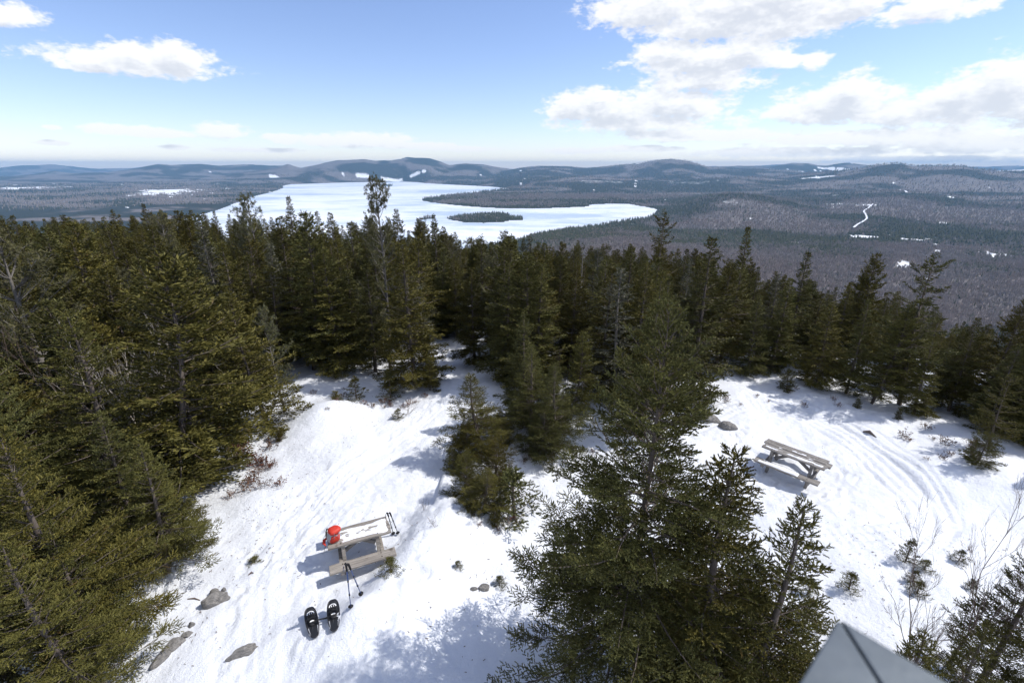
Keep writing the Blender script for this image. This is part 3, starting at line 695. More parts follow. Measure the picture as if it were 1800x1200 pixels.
add_conifer('bush', spruce(8, 2.2, .95, hero=True, ragged=.3, power=.6, spacing=.12, z0f=.02, tlen=.10, upswept=.3), 2.2, M_SPR, M_BARK)
add_conifer('sapling', spruce(9, 1.0, .36, hero=True, ragged=.4, power=.8, spacing=.10, z0f=.05, tlen=.075, upswept=.5, gaps=.2, dens=.8), 1.0, M_HERO, M_BARK)
add_conifer('pineA', pine(10, 7.0, 1.6, .36, 1.5), 7.0, M_PINE, M_GREYBARK)
add_conifer('pineB', pine(11, 6.0, 1.7, .34, 1.2), 6.0, M_PINE, M_GREYBARK)
def add_bare(key, g_, H, m):
    PROTO[key] = Proto(key, [('branches', np_mesh(key, g_[0], g_[1], m, smooth=True))], H)
add_bare('birch', bare(20, 4.0, .45, 4, .035, 2), 4.0, M_BIRCH)
add_bare('barebush', bare(21, 2.2, .5, 3, .018, 4), 2.2, M_TWIG)
add_bare('baresap', bare(22, 3.2, .42, 4, .022, 3, .3), 3.2, M_TWIG)
add_bare('greydead', bare(23, 4.5, .7, 3, .05, 1, .1), 4.5, M_GREYBARK)
_used = {}
def plant(key, x, y, H, label, cat='tree', name=None, group=None, wscale=1.0, rz=None, lean=(0, 0), z=None, sink=.06):
    pr = PROTO[key]; s = H/pr.H
    name = name or {'pineA': 'pine_tree', 'pineB': 'pine_tree', 'birch': 'birch_tree', 'barebush': 'bare_shrub', 'baresap': 'bare_sapling', 'greydead': 'dead_tree', 'snag': 'lichen_snag',
                    'bush': 'spruce_bush', 'sapling': 'spruce_seedling'}.get(key, 'spruce_tree')
    z = hz(x, y) if z is None else z
    rz = random.uniform(0, 6.28) if rz is None else rz
    if len(pr.parts) == 1:
        r = link(bpy.data.objects.new(name, pr.parts[0][1]))
    else:
        r = empty(name)
        for pn, me in pr.parts: link(bpy.data.objects.new(pn, me), r)
    r.location = (x, y, z-sink); r.rotation_euler = (lean[0], lean[1], rz); r.scale = (s*wscale, s*wscale, s)
    return tag(r, label, cat, group)
PLACED = []
def tree(u, v, Yd, key, label, wscale=1.0, group=None, cat='tree', **kw):
    """stand a tree whose tip shows at (u, v) when it grows Yd metres ahead"""
    x, y, zt = top_at(u, v, Yd); H = zt-hz(x, y); PLACED.append((x, y, .55)); return plant(key, x, y, max(.4, H), label, cat, group=group, wscale=wscale, **kw)

tree(1152, 518, 5.9, 'heroA', 'large dark spruce filling the bottom centre, closest of the tall trees', .82, rz=.6)
tree(1335, 782, 5.2, 'heroB', 'young spruce with long pale leader shoot, right of the large central spruce', 1.22, rz=2.2)
tree(1372, 862, 5.0, 'heroB', 'shorter stem of the young spruce pair, its leader just right of the longer one', 1.05, rz=4.0)
# around the clearing
tree(845, 655, 12.4, 'heroB', 'golden lit small spruce in the middle of the snow', 1.75, group=None)
tree(795, 785, 11.6, 'bush', 'low spruce bush at the left foot of the golden spruce', 1.0, cat='bush')
tree(848, 815, 9.9, 'heroB', 'short bushy spruce in front of the golden spruce', 2.2)
tree(905, 830, 9.8, 'sapling', 'thin pale seedling beside the short bushy spruce', 1.2, cat='seedling')
tree(815, 800, 10.4, 'bush', 'dark spruce bush behind the short bushy spruce', 1.0, cat='bush')
tree(885, 715, 12.9, 'heroB', 'mid-height spruce joined to the right side of the golden spruce', 1.5)
tree(822, 742, 12.0, 'bush', 'rounded bush at the near left side of the golden spruce', 1.1, cat='bush')
tree(868, 775, 11.0, 'bush', 'dense bush between the golden spruce and the short bushy spruce', 1.1, cat='bush')
tree(935, 612, 13.2, 'heroB', 'dark spruce linking the golden spruce to the forest behind', 1.3)
tree(985, 632, 12.8, 'heroB', 'shaded spruce left of the large central spruce trunk', 1.3)
tree(960, 715, 12.3, 'bush', 'dark bush on the bank left of the large central spruce', 1.0, cat='bush')
tree(870, 890, 9.4, 'bush', 'ragged spruce bush at the snow edge below the short bushy spruce', .8, cat='bush')
tree(925, 548, 14.4, 'spruceA', 'tall spruce directly behind the golden spruce', .95)
tree(975, 640, 13.8, 'spruceB', 'drooping spruce in the shade between golden spruce and large central spruce', 1.0)
tree(1010, 585, 14.6, 'spruceC', 'broad spruce behind the left side of the large central spruce', .9)
tree(712, 428, 17.2, 'spruceA', 'full spruce behind the trail mouth with bare lower limbs', 1.05)
tree(657, 322, 19.0, 'pineA', 'tall thin pine rising above the lake on the skyline', .75)
tree(752, 622, 16.6, 'spruceC', 'small spruce on the left side of the trail mouth', 1.0)
tree(682, 655, 16.2, 'sapling', 'knee-high spruce at the snow edge below the full spruce', 1.0, cat='seedling')
tree(622, 664, 16.0, 'sapling', 'seedling spruce beside the low bush at the far snow bank', 1.1, cat='seedling')
tree(590, 688, 15.6, 'bush', 'low flat spruce bush on the far snow bank', 1.35, cat='bush')
tree(497, 782, 13.2, 'bush', 'little round spruce bush alone on the snow by red leaves', 1.0, cat='bush')
tree(425, 515, 14.3, 'spruceC', 'bushy pale-tipped spruce at the far left corner of the clearing', 1.1)
tree(470, 545, 15.0, 'pineB', 'pine with grey-green tufts beside the bushy corner spruce', .75)
tree(438, 352, 26, 'pineB', 'tall pine crossing the lake shore on the skyline', .8)
tree(288, 382, 21, 'pineA', 'pale sparse pine with bare reddish trunk in the forest', .95)
tree(505, 343, 36, 'spruceD', 'pointed spruce tip against the lake', .9)
tree(362, 470, 20, 'greydead', 'dead grey tree with forked bare top near the pale pine', .6)
tree(560, 420, 21, 'spruceA', 'dark full-crowned spruce left of the tall thin pine', .9)
tree(760, 375, 32, 'spruceD', 'narrow dark spruce right of the tall thin pine', .9)
tree(695, 370, 27, 'spruceA', 'spruce just right of the tall thin pine', .8)
tree(745, 500, 18.5, 'lichen', 'grey lichen-draped spruce behind the trail mouth', .9)
tree(830, 470, 19.5, 'spruceB', 'drooping spruce over the dark end of the trail', 1.1)
tree(797, 455, 23.5, 'spruceA', 'spruce closing the far end of the trail', 1.15)
tree(772, 480, 24.5, 'spruceC', 'bushy spruce at the left of the trail end', 1.1)
tree(815, 500, 24.0, 'spruceC', 'bushy spruce at the right of the trail end', 1.1)
tree(1024, 425, 21, 'snag', 'dead lichen-covered spire in front of the far woods', .8)
tree(1105, 470, 15.5, 'lichen', 'lichen-grey spruce behind the large central spruce', 1.2)
tree(1160, 372, 23, 'ragged', 'flat-topped ragged spruce standing above the valley', .75)
tree(1210, 455, 19.5, 'lichen', 'slim lichen-grey spruce right of the flat-topped spruce', .8)
tree(1255, 418, 16.2, 'spruceB', 'big dark spruce at the far edge of the snow near the rocks', 1.15)
tree(1313, 395, 23, 'spruceD', 'tall sharp spire spruce above the valley', .85)
tree(1426, 440, 20, 'spruceD', 'pointed spruce midway along the edge behind the far table', 1.05)
tree(1385, 490, 19, 'spruceA', 'spruce on the left of the pointed edge spruce', 1.0)
tree(1340, 520, 18.5, 'spruceA', 'spruce behind the far picnic table, below the sharp spire', 1.0)
tree(1500, 495, 19, 'spruceB', 'ragged spruce left of the twin-topped edge spruce', 1.0)
tree(1562, 452, 19.3, 'spruceC', 'twin-topped edge spruce with dense tip', .8)
tree(1525, 478, 20, 'spruceD', 'narrow spruce pressed against the twin-topped edge spruce', 1.0)
tree(1661, 448, 15.9, 'ragged', 'wind-torn spruce with long limbs and thick leaning trunk', .95)
tree(1605, 486, 17, 'greydead', 'bare grey dead tree beside the wind-torn spruce', .55)
tree(1722, 560, 15.5, 'spruceA', 'spruce right of the wind-torn spruce', .95)
tree(1782, 530, 15.5, 'spruceC', 'spruce at the right edge standing above the valley', .9)
tree(1840, 575, 14.0, 'spruceA', 'dark spruce cut by the right edge of the picture', 1.0)
tree(1790, 655, 12.6, 'ragged', 'dark ragged spruce leaning in from the right edge', .9)
tree(1737, 758, 11.6, 'bush', 'round dark spruce bush on the right end of the snow', 1.0, cat='bush')
tree(1575, 745, 14.6, 'bush', 'spruce bush at the foot of the wind-torn spruce', .8, cat='bush')
tree(1510, 700, 15.6, 'bush', 'low bush along the shaded forest edge', .9, cat='bush')
tree(1390, 650, 17.0, 'bush', 'dark bush at the forest edge above the tracks', .9, cat='bush')
# left side of the clearing
tree(222, 772, 8.0, 'heroB', 'short olive spruce leaning over the snow on the left', 1.2)
tree(265, 800, 8.4, 'heroB', 'small full spruce behind the short olive spruce', 1.2)
tree(285, 640, 10.8, 'heroB', 'broad olive spruce on the left bank of the clearing', 1.15)
tree(330, 720, 11.2, 'heroB', 'spruce over the red leaf patch', 1.0)
tree(165, 720, 8.6, 'heroB', 'dark spruce left of the broad olive spruce', 1.15)
tree(20, 742, 6.4, 'heroB', 'nearest spruce at the lower left edge', 1.15)
tree(95, 905, 6.2, 'heroB', 'low spruce in the lower left corner in front', .95)
tree(45, 925, 5.4, 'heroB', 'spruce rising from the bottom left corner', 1.2)
tree(95, 1040, 5.6, 'heroB', 'short spruce with reaching limbs at the bottom left', 1.0)
tree(70, 560, 9.0, 'heroB', 'wide yellow-green spruce at the left edge', 1.2)
tree(15, 410, 12.5, 'pineB', 'dark old pine with thick trunk at the left edge', 1.0)
tree(190, 560, 12.5, 'spruceC', 'wide olive spruce above the birches', 1.1)
tree(235, 560, 12.2, 'birch', 'bare white birch among the left spruces', .9)
tree(205, 585, 11.6, 'birch', 'smaller leaning birch left of the white birch', .9)
# right foreground
tree(1590, 1092, 4.6, 'heroB', 'small golden spruce top behind the metal rail corner', 1.3)
tree(1755, 1118, 4.3, 'heroB', 'dark spruce in the lower right corner', .95)
tree(1862, 900, 5.6, 'heroB', 'dark spruce limbs entering from the right edge', .75)
tree(1705, 985, 5.2, 'baresap', 'bare many-stemmed sapling in the lower right', .65, cat='sapling')
tree(1782, 900, 6.0, 'baresap', 'taller bare sapling against snow at the right edge', .6, cat='sapling')
tree(745, 888, 9.7, 'barebush', 'thin bare twigs poking through snow right of the near table', .8, cat='shrub')
tree(985, 655, 14.6, 'baresap', 'grey bare shrub in the dark behind the central trees', .8, cat='shrub')
tree(180, 640, 10.5, 'baresap', 'reddish bare shrub in front of the birches', .8, cat='shrub')
def seedling(u, v, H, key, label, cat='seedling', w=1.0, **kw):
    p = ground(u, v); return plant(key, p.x, p.y, H, label, cat, wscale=w, z=p.z, sink=.03, **kw)
seedling(1592, 985, .55, 'sapling', 'tallest of the seedlings on the right snow, bent stem', w=.9)
seedling(1625, 1000, .25, 'sapling', 'flattened seedling right of the bent one', w=1.8)
seedling(1492, 1035, .42, 'sapling', 'yellowish seedling tuft left of centre on the right snow', w=1.3)
seedling(1605, 1022, .28, 'sapling', 'low seedling below the bent one', w=1.5)
seedling(1612, 1042, .30, 'sapling', 'brownish seedling clump nearest the rail corner', w=1.6)
seedling(1685, 985, .28, 'sapling', 'small round seedling toward the right edge', w=1.6)
seedling(1420, 1042, .38, 'sapling', 'seedling beside the young spruce pair', w=1.4)
seedling(1418, 1095, .55, 'sapling', 'dark seedling tucked under the young spruce pair', w=1.4)
seedling(1700, 965, .25, 'barebush', 'small bare twig cluster on the right snow', 'shrub', 1.5)
seedling(1705, 1035, .25, 'sapling', 'tiny seedling among the bare saplings', w=1.4)
seedling(686, 1005, .34, 'sapling', 'yellow-green evergreen tuft at the near right table leg', w=1.7)
seedling(805, 997, .18, 'sapling', 'tiny green sprig right of the furrow', w=1.6)
seedling(878, 1028, .24, 'sapling', 'green sprig beside the dark stone', w=1.6)
seedling(765, 925, .30, 'barebush', 'dry grassy twigs above the furrow', 'shrub', 1.4)
seedling(448, 985, .12, 'sapling', 'fallen evergreen sprig lying on the left snow', 'sprig', 3.2)
seedling(715, 728, .55, 'barebush', 'dry bushy stems on the snow below the full spruce', 'shrub', 1.4)
seedling(700, 735, .35, 'sapling', 'evergreen tuft among the dry stems below the full spruce', w=1.6)

# forest fill
SKY = [(-200,400),(0,382),(150,366),(300,384),(420,395),(520,388),(650,388),(750,398),(900,432),(1000,442),(1100,450),(1200,452),(1300,470),(1400,505),(1500,520),(1600,535),(1700,575),(1800,600),(2100,640)]
sku, skv = zip(*SKY)
rng = np.random.default_rng(12); cand = []
def scatter(r0, r1, sp):
    out = []
    for gx in np.arange(-95, 80, sp):
        for gy in np.arange(2, 110, sp):
            x, y = gx+rng.uniform(-.42, .42)*sp, gy+rng.uniform(-.42, .42)*sp; r = math.hypot(x, y)
            if r0 <= r < r1 and abs(math.degrees(math.atan2(x, y))) < 56: out.append((x, y))
    return np.array(out)
pts = np.concatenate([scatter(7.0, 26, 1.55), scatter(26, 50, 1.9), scatter(50, 100, 2.7)])
x, y = pts[:, 0], pts[:, 1]
inside = in_poly(x, y, CLEARING); dcl, _, _ = polyline_dist(x, y, CLEARING)
uu_ = 900+F*x/(y*CP+CZ*SP)
ok = ~inside & (dcl > np.where(np.hypot(x, y) < 13, 1.25, .8)) & (np.hypot(x, y) > 8.5) & ~((x > -1.5) & (y < 11.0)) & ~((uu_ > 740) & (uu_ < 1120) & (y < 14.4))
pts = pts[ok]
KEYS = ['spruceA', 'spruceB', 'spruceC', 'spruceD', 'spruceA', 'spruceC', 'spruceB', 'spruceA', 'lichen', 'spruceC', 'spruceD', 'ragged', 'pineB']
fill = []
for x, y in pts:
    if any((x-a)**2+(y-b)**2 < c*c for a, b, c in PLACED): continue
    z = hz(x, y) if math.hypot(x, y) < 36 else float(summit_base(np.array([x]), np.array([y]))[0])
    H = rng.uniform(3.6, 6.6)
    u, v = project(x, y, z+H); lim = np.interp(u, sku, skv)+rng.uniform(-24, 36)
    while v < lim and H > 1.0: H -= .15; u, v = project(x, y, z+H)
    if H < 1.6: continue
    ub, vb = project(x, y, z)
    if ub < -260 or ub > 2060: continue
    fill.append((math.hypot(x, y), x, y, z, H, u, v))
fill.sort()
REFS = [(q['label'], q.location) for q in list(COL.objects) if 'label' in q and q.get('category') == 'tree']
SHORT = []
for lab, loc in REFS:
    uu, vv = project(loc.x, loc.y, loc.z+2.5)
    nm = lab
    for cut in (' joined', ' linking', ' left of', ' right of', ' with ', ' in front', ' standing', ' rising', ' at the', ' behind', ' beside', ' of the', ' filling', ' leaning', ' among', ' against', ' crossing', ' entering', ' above', ' over', ' directly', ' on the', ' just', ' closest', ',', ' right of', ' left of', ' in the', ' pressed', ' midway', ' cut', ' closing'):
        nm = nm.split(cut)[0]
    if len(nm.split()) >= 2: SHORT.append((nm, uu, vv, loc.y))
names = [q[0] for q in SHORT]; SHORT = [q for q in SHORT if names.count(q[0]) == 1]
LOOK = {'spruceA': 'full spruce', 'spruceB': 'drooping spruce', 'spruceC': 'bushy spruce', 'spruceD': 'narrow spruce', 'lichen': 'greyish spruce', 'pineB': 'soft-tufted pine', 'ragged': 'gappy ragged spruce',
        'bush': 'evergreen bush', 'heroB': 'thick spruce', 'heroA': 'wide spruce'}
def fill_label(key, H, u, y, uu, vv):
    size = 'tall' if H > 5 else ('low' if H < 3 else 'mid-sized')
    nm, ru, rv, ry = min(SHORT, key=lambda q: abs(q[1]-uu)+.8*abs(q[2]-vv))
    if y > ry+2.5: rel = 'behind'
    elif y < ry-2.5: rel = 'in front of'
    else: rel = 'left of' if uu < ru else 'right of'
    return f'{size} {LOOK[key]} {rel} the {nm}'
N_IND = 215
for (r, x, y, z, H, u, v) in fill[:N_IND]:
    key = KEYS[rng.integers(len(KEYS))]
    if r < 17 and key in ('pineB', 'ragged', 'lichen'): key = 'spruceC' if rng.random() < .6 else 'spruceA'
    if r < 12.5 and key.startswith('spruce'): key = 'heroB' if H < 5.2 else 'heroA'
    if H < 2.4: key = 'bush' if rng.random() < .5 else 'spruceC'
    lab = fill_label(key, H, u, y, *project(x, y, z+H*.5))
    plant(key, x, y, H, lab, 'bush' if key == 'bush' else 'tree', group=lab, wscale=rng.uniform(.9, 1.25)*(1.15 if H < 3.5 else 1)*(.68 if key == 'heroA' else 1), z=z, lean=(rng.normal(0, .03), rng.normal(0, .03)))
# the rest of the wood, one mass
def instanced(name, label, items, keys):
    src = bpy.data.collections.new(name+'_kinds')
    for k in keys:
        vs, fs, mi, ti = [], [], [], []; nv = 0
        me = bpy.data.meshes.new(name+k); bm = bmesh.new(); mats = []
        for j, (pn, m) in enumerate(PROTO[k].parts):
            nb = len(bm.faces); bm.from_mesh(m); bm.faces.ensure_lookup_table()
            for f_ in bm.faces[nb:]: f_.material_index = j
            mats.append(m.materials[0])
        bm.to_mesh(me); bm.free()
        for m in mats: me.materials.append(m)
        src.objects.link(bpy.data.objects.new(f'{name}_{keys.index(k):02d}_{k}', me))
    V = [(x, y, z-.1) for (_, x, y, z, H, *_r) in items]; ki = [int(rng.integers(len(keys))) for _ in items]
    pm = bpy.data.meshes.new(name); pm.from_pydata(V, [], [])
    for nm, arr in (('kind_index', ki), ):
        a = pm.attributes.new(nm, 'INT', 'POINT'); a.data.foreach_set('value', np.array(arr, np.int32))
    a = pm.attributes.new('size', 'FLOAT', 'POINT'); a.data.foreach_set('value', np.array([it[4]/PROTO[keys[k]].H for it, k in zip(items, ki)], np.float32))
    a = pm.attributes.new('turn', 'FLOAT', 'POINT'); a.data.foreach_set('value', rng.uniform(0, 6.28, len(items)).astype(np.float32))
    o = link(bpy.data.objects.new(name, pm)); o['kind'] = 'stuff'; o['label'] = label; o['category'] = 'forest'
    ng = bpy.data.node_groups.new(name, 'GeometryNodeTree')
    ng.interface.new_socket('Geometry', in_out='INPUT', socket_type='NodeSocketGeometry'); ng.interface.new_socket('Geometry', in_out='OUTPUT', socket_type='NodeSocketGeometry')
    Q = NT(ng); gi = Q.node('NodeGroupInput'); go = Q.node('NodeGroupOutput')
    ci = Q.node('GeometryNodeCollectionInfo'); ci.inputs['Collection'].default_value = src; ci.inputs['Separate Children'].default_value = True; ci.inputs['Reset Children'].default_value = True
    def attr(nm, t): n = Q.node('GeometryNodeInputNamedAttribute', {'Name': nm}, data_type=t); return n.outputs[0]
    tp = Q.node('GeometryNodeMeshToPoints', {'Mesh': gi.outputs[0]})
    rot = Q.node('ShaderNodeCombineXYZ', {2: attr('turn', 'FLOAT')}); e2r = Q.node('FunctionNodeEulerToRotation', {0: rot.outputs[0]})
    ip = Q.node('GeometryNodeInstanceOnPoints', {'Points': tp.outputs[0], 'Instance': ci.outputs[0], 'Pick Instance': True, 'Instance Index': attr('kind_index', 'INT'), 'Rotation': e2r.outputs[0], 'Scale': attr('size', 'FLOAT')})
    Q.l.new(ip.outputs[0], go.inputs[0]); md = o.modifiers.new('trees', 'NODES'); md.node_group = ng
instanced('spruce_forest', 'dense mass of spruce tops running to the skyline behind the clearing', fill[N_IND:], ['spruceA', 'spruceB', 'spruceC', 'spruceD', 'ragged'])
print('fill', len(fill))

# ------------------------------------------------------------------ picnic tables
def picnic_table(label, tops, lift, mat, seed, Wt, snow_bias, bench_snow):
    """tops: pixel positions of four tabletop corners (left back, left front, right front, right back)"""
    random.seed(seed); zc = ground(*np.mean(tops, 0), lift).z+lift
    P = [plane_pt(u, v, zc) for u, v in tops]; lm = (P[0]+P[1])/2; rm = (P[2]+P[3])/2; c = (lm+rm)/2
    L = float(np.linalg.norm((rm-lm)[:2])); yaw = math.atan2(rm[1]-lm[1], rm[0]-lm[0]); by = Wt/2+.27
    t = empty('picnic_table', (c[0], c[1], zc-.74), yaw); tag(t, label, 'picnic table')
    TH = .74
    pw = Wt/4
    for i in range(4):
        m = MB(); yy = -Wt/2+pw*(i+.5); dz = random.uniform(-.006, .006); dx = random.uniform(-.03, .03)
        for k in range(6):    # a slightly warped plank
            pass
        n = 9; rings = []
        for k in range(n):
            x = -L/2+L*k/(n-1)+dx; wv = random.uniform(-.006, .006); hw = pw/2-.007
            rings.append([(x, yy-hw+wv, TH-.045+dz), (x, yy+hw+wv*.5, TH-.045+dz), (x, yy+hw+wv*.5, TH+dz+random.uniform(-.004, .002)), (x, yy-hw+wv, TH+dz+random.uniform(-.004, .002))])
        m.loft([[Vector(q) for q in r] for r in rings]); m.sm = [False]*len(m.sm); m.build('tabletop_plank', mat, t, .006)
    for sy in (-1, 1):
        m = MB(); n = 9; rings = []; yy = sy*by
        for k in range(n):
            x = -L/2-.02+(L+.04)*k/(n-1); wv = random.uniform(-.006, .006)
            rings.append([Vector((x, yy-.125+wv, .40)), Vector((x, yy+.125+wv, .40)), Vector((x, yy+.125+wv, .445)), Vector((x, yy-.125+wv, .445))])
        m.loft(rings); m.sm = [False]*len(m.sm); m.build('bench_plank', mat, t, .006)
    for sx in (-1, 1):
        x = sx*(L/2-.30)
        m = MB(); m.bar((x, -Wt/2+.02, TH-.09), (x, Wt/2-.02, TH-.09), .07, .085); m.build('top_beam', mat, t, .005)
        m = MB(); m.bar((x+sx*.075, -by-.11, .352), (x+sx*.075, by+.11, .352), .07, .09); m.build('bench_beam', mat, t, .005)
        for sy in (-1, 1):
            m = MB(); m.bar((x, sy*(Wt*.32), TH-.06), (x, sy*(by-.12), -.12), .075, .095); m.build('leg', mat, t, .006)
        m = MB(); m.bar((x-sx*.04, 0, .36), (x-sx*.52, 0, TH-.06), .06, .075); m.build('brace', mat, t, .005)
    for sx in (-1, 1):
        for yy, zz in [(-by-.05, .445), (-by+.06, .445), (by, .445), (-Wt/2+pw*.5, TH), (Wt/2-pw*.5, TH)]:
            m = MB(); q = Vector((sx*(L/2-.27)+random.uniform(-.02, .02), yy, zz)); m.tube([q, q+Vector((0, 0, .009))], [.014, .011], 8); m.build('bolt', M_BLKIRON, t)
    # snow lying on the boards
    def cover(x0, x1, y0, y1, z, thick, bias, sd_, lab):
        nx_, ny_ = 70, 22; xs = np.linspace(x0, x1, nx_); ys = np.linspace(y0, y1, ny_); A_, B_ = np.meshgrid(xs, ys)
        e = np.minimum(np.minimum(A_-x0, x1-A_)/.10, np.minimum(B_-y0, y1-B_)/.035); hh = .5*fbm(A_/.22, B_/.10, sd_, 4)+.7*fbm(A_/.8, B_/.3, sd_+5, 2)+bias(A_, B_)
        hh = np.minimum(hh, e-.35); h = thick*np.clip(hh, -.2, 1)**1.0; keep = hh > -.05
        Vv = np.stack([A_, B_, z+np.clip(h, -.01, 1)], -1).reshape(-1, 3); I = np.arange(nx_*ny_).reshape(ny_, nx_)
        q = np.stack([I[:-1,:-1], I[:-1,1:], I[1:,1:], I[1:,:-1]], -1).reshape(-1, 4); kk = (keep[:-1,:-1]|keep[:-1,1:]|keep[1:,1:]|keep[1:,:-1]).ravel()
        o = link(bpy.data.objects.new('snow_cover', np_mesh('snow_cover', Vv, q[kk], M_TSNOW, smooth=True)))
        o.location = t.location; o.rotation_euler = t.rotation_euler; o['kind'] = 'stuff'; o['label'] = lab; o['category'] = 'snow'
    cover(-L/2+.05, L/2-.02, -Wt/2+.01, Wt/2-.01, TH-.004, .07, snow_bias, seed, 'white snow lying on the boards of the '+('near' if seed == 3 else 'far')+' picnic table')
    if bench_snow: cover(-L/2+.05, L/2-.45, -by-.11, -by+.11, .443, .035, lambda a, b: .35+0*a, seed+9, 'thin snow strip on the front bench of the far picnic table')
    return t, L
T1, L1 = picnic_table('weathered near picnic table with backpack on its left end', [(586,932),(562,969),(691,934),(677,907)], .64, M_WOOD, 3, .54,
    lambda a, b: .42-.9*np.exp(-((b+.23)/.07)**2)-.75*np.exp(-((b-.235)/.05)**2)-1.2*np.exp(-((a+.75)/.25)**2)-.5*np.exp(-((b-.10)/.03)**2-((a+.45)/.4)**2), False)
T2, L2 = picnic_table('grey far picnic table standing alone right of the big spruces', [(1350,771),(1339,783),(1449,823),(1459,812)], .66, M_WOOD2, 5, .60,
    lambda a, b: .12-1.3*np.exp(-((b-.22)/.08)**2)-.7*np.exp(-((b+.26)/.04)**2)-.6*np.exp(-((b+.08)/.04)**2), True)
def on_table(t, x, y, z): return t.matrix_basis @ Vector((x, y, z))

# ------------------------------------------------------------------ backpack on the near table
M_RED = plain('red_nylon', (.52, .036, .018), .55, .4, .2, 40, .3); M_GREYN = plain('grey_nylon', (.30, .32, .35), .6, .4, .2, 40, .3); M_BLK = plain('black_webbing', (.018, .018, .02), .6, .3, .2, 60, .2)
M_DKRED = plain('dark_red_nylon', (.30, .025, .02), .6, .3, .2, 40, .3)
pk = empty('backpack', on_table(T1, -L1/2+.12, -.02, .745), T1.rotation_euler.z-.45); pk.rotation_euler = (.16, .14, T1.rotation_euler.z+.35); pk.scale = (.76, .76, .70); tag(pk, 'red and grey hiking backpack standing on the near picnic table', 'backpack')
def superring(cx, cy, z, rx, ry, n=20, e=2.6, lump=0, sd_=0, tilt=0):
    out = []
    for k in range(n):
        a = 2*PI*k/n; c, s_ = math.cos(a), math.sin(a); rr = 1+lump*math.sin(3*a+sd_)+lump*.7*math.sin(7*a+z*31+sd_)
        px = cx+rx*rr*math.copysign(abs(c)**(2/e), c); out.append(Vector((px, cy+ry*rr*math.copysign(abs(s_)**(2/e), s_), z+tilt*(px-cx))))
    return out
m = MB(); m.loft([superring(0, 0, z, rx, ry, lump=.035, sd_=i) for i, (z, rx, ry) in enumerate([(0,.12,.09),(.02,.155,.12),(.10,.17,.135),(.20,.172,.138),(.29,.16,.125),(.35,.14,.11),(.38,.09,.07)])]); m.build('main_body', M_GREYN, pk)
m = MB(); m.loft([superring(.01, -.085, z, rx, ry, lump=.05, sd_=i*2) for i, (z, rx, ry) in enumerate([(.015,.10,.05),(.04,.135,.085),(.12,.145,.095),(.20,.14,.09),(.26,.12,.07),(.285,.08,.03)])]); m.build('front_pocket', M_RED, pk)
m = MB(); m.loft([superring(.0, -.02, z, rx, ry, lump=.05, sd_=i, tilt=.12) for i, (z, rx, ry) in enumerate([(.345,.12,.10),(.36,.165,.145),(.41,.17,.145),(.455,.14,.11),(.47,.08,.06)])]); m.build('lid', M_RED, pk)
m = MB(); m.loft([superring(.0, -.03, z, rx, ry, lump=.03) for z, rx, ry in [(.325,.13,.105),(.34,.15,.13),(.352,.13,.11)]]); m.build('collar', M_DKRED, pk)
for sx in (-1, 1):
    m = MB(); m.tube([(sx*.08, .12, .36), (sx*.10, .20, .30), (sx*.11, .22, .18), (sx*.11, .17, .06), (sx*.10, .12, .03)], [.022, .026, .026, .014, .010], 6, flat=.4); m.build('shoulder_strap', M_BLK, pk)
    m = MB(); m.tube([(sx*.06, -.165, .43), (sx*.06, -.19, .34), (sx*.06, -.185, .22)], .009, 5, flat=.5); m.build('compression_strap', M_GREYN, pk)
    m = MB(); m.tube([(sx*.13, .10, .05), (sx*.22, .06, .04), (sx*.27, -.04, .025), (sx*.26, -.14, .02)], [.03, .045, .04, .012], 6, flat=.45); m.build('hip_belt', M_RED if sx < 0 else M_GREYN, pk)
m = MB(); m.box((0, -.195, .335), (.05, .02, .03)); m.build('buckle', M_GREYN, pk, .004)
m = MB(); m.tube([(-.26, -.14, .02), (-.30, -.17, -.06), (-.31, -.17, -.16), (-.30, -.16, -.22)], .006, 4); m.build('strap_end', M_BLK, pk)
m = MB(); m.tube([(-.17, .10, .20), (-.24, .08, .10), (-.27, .05, -.02), (-.28, .04, -.12)], .006, 4); m.build('strap_end', M_BLK, pk)

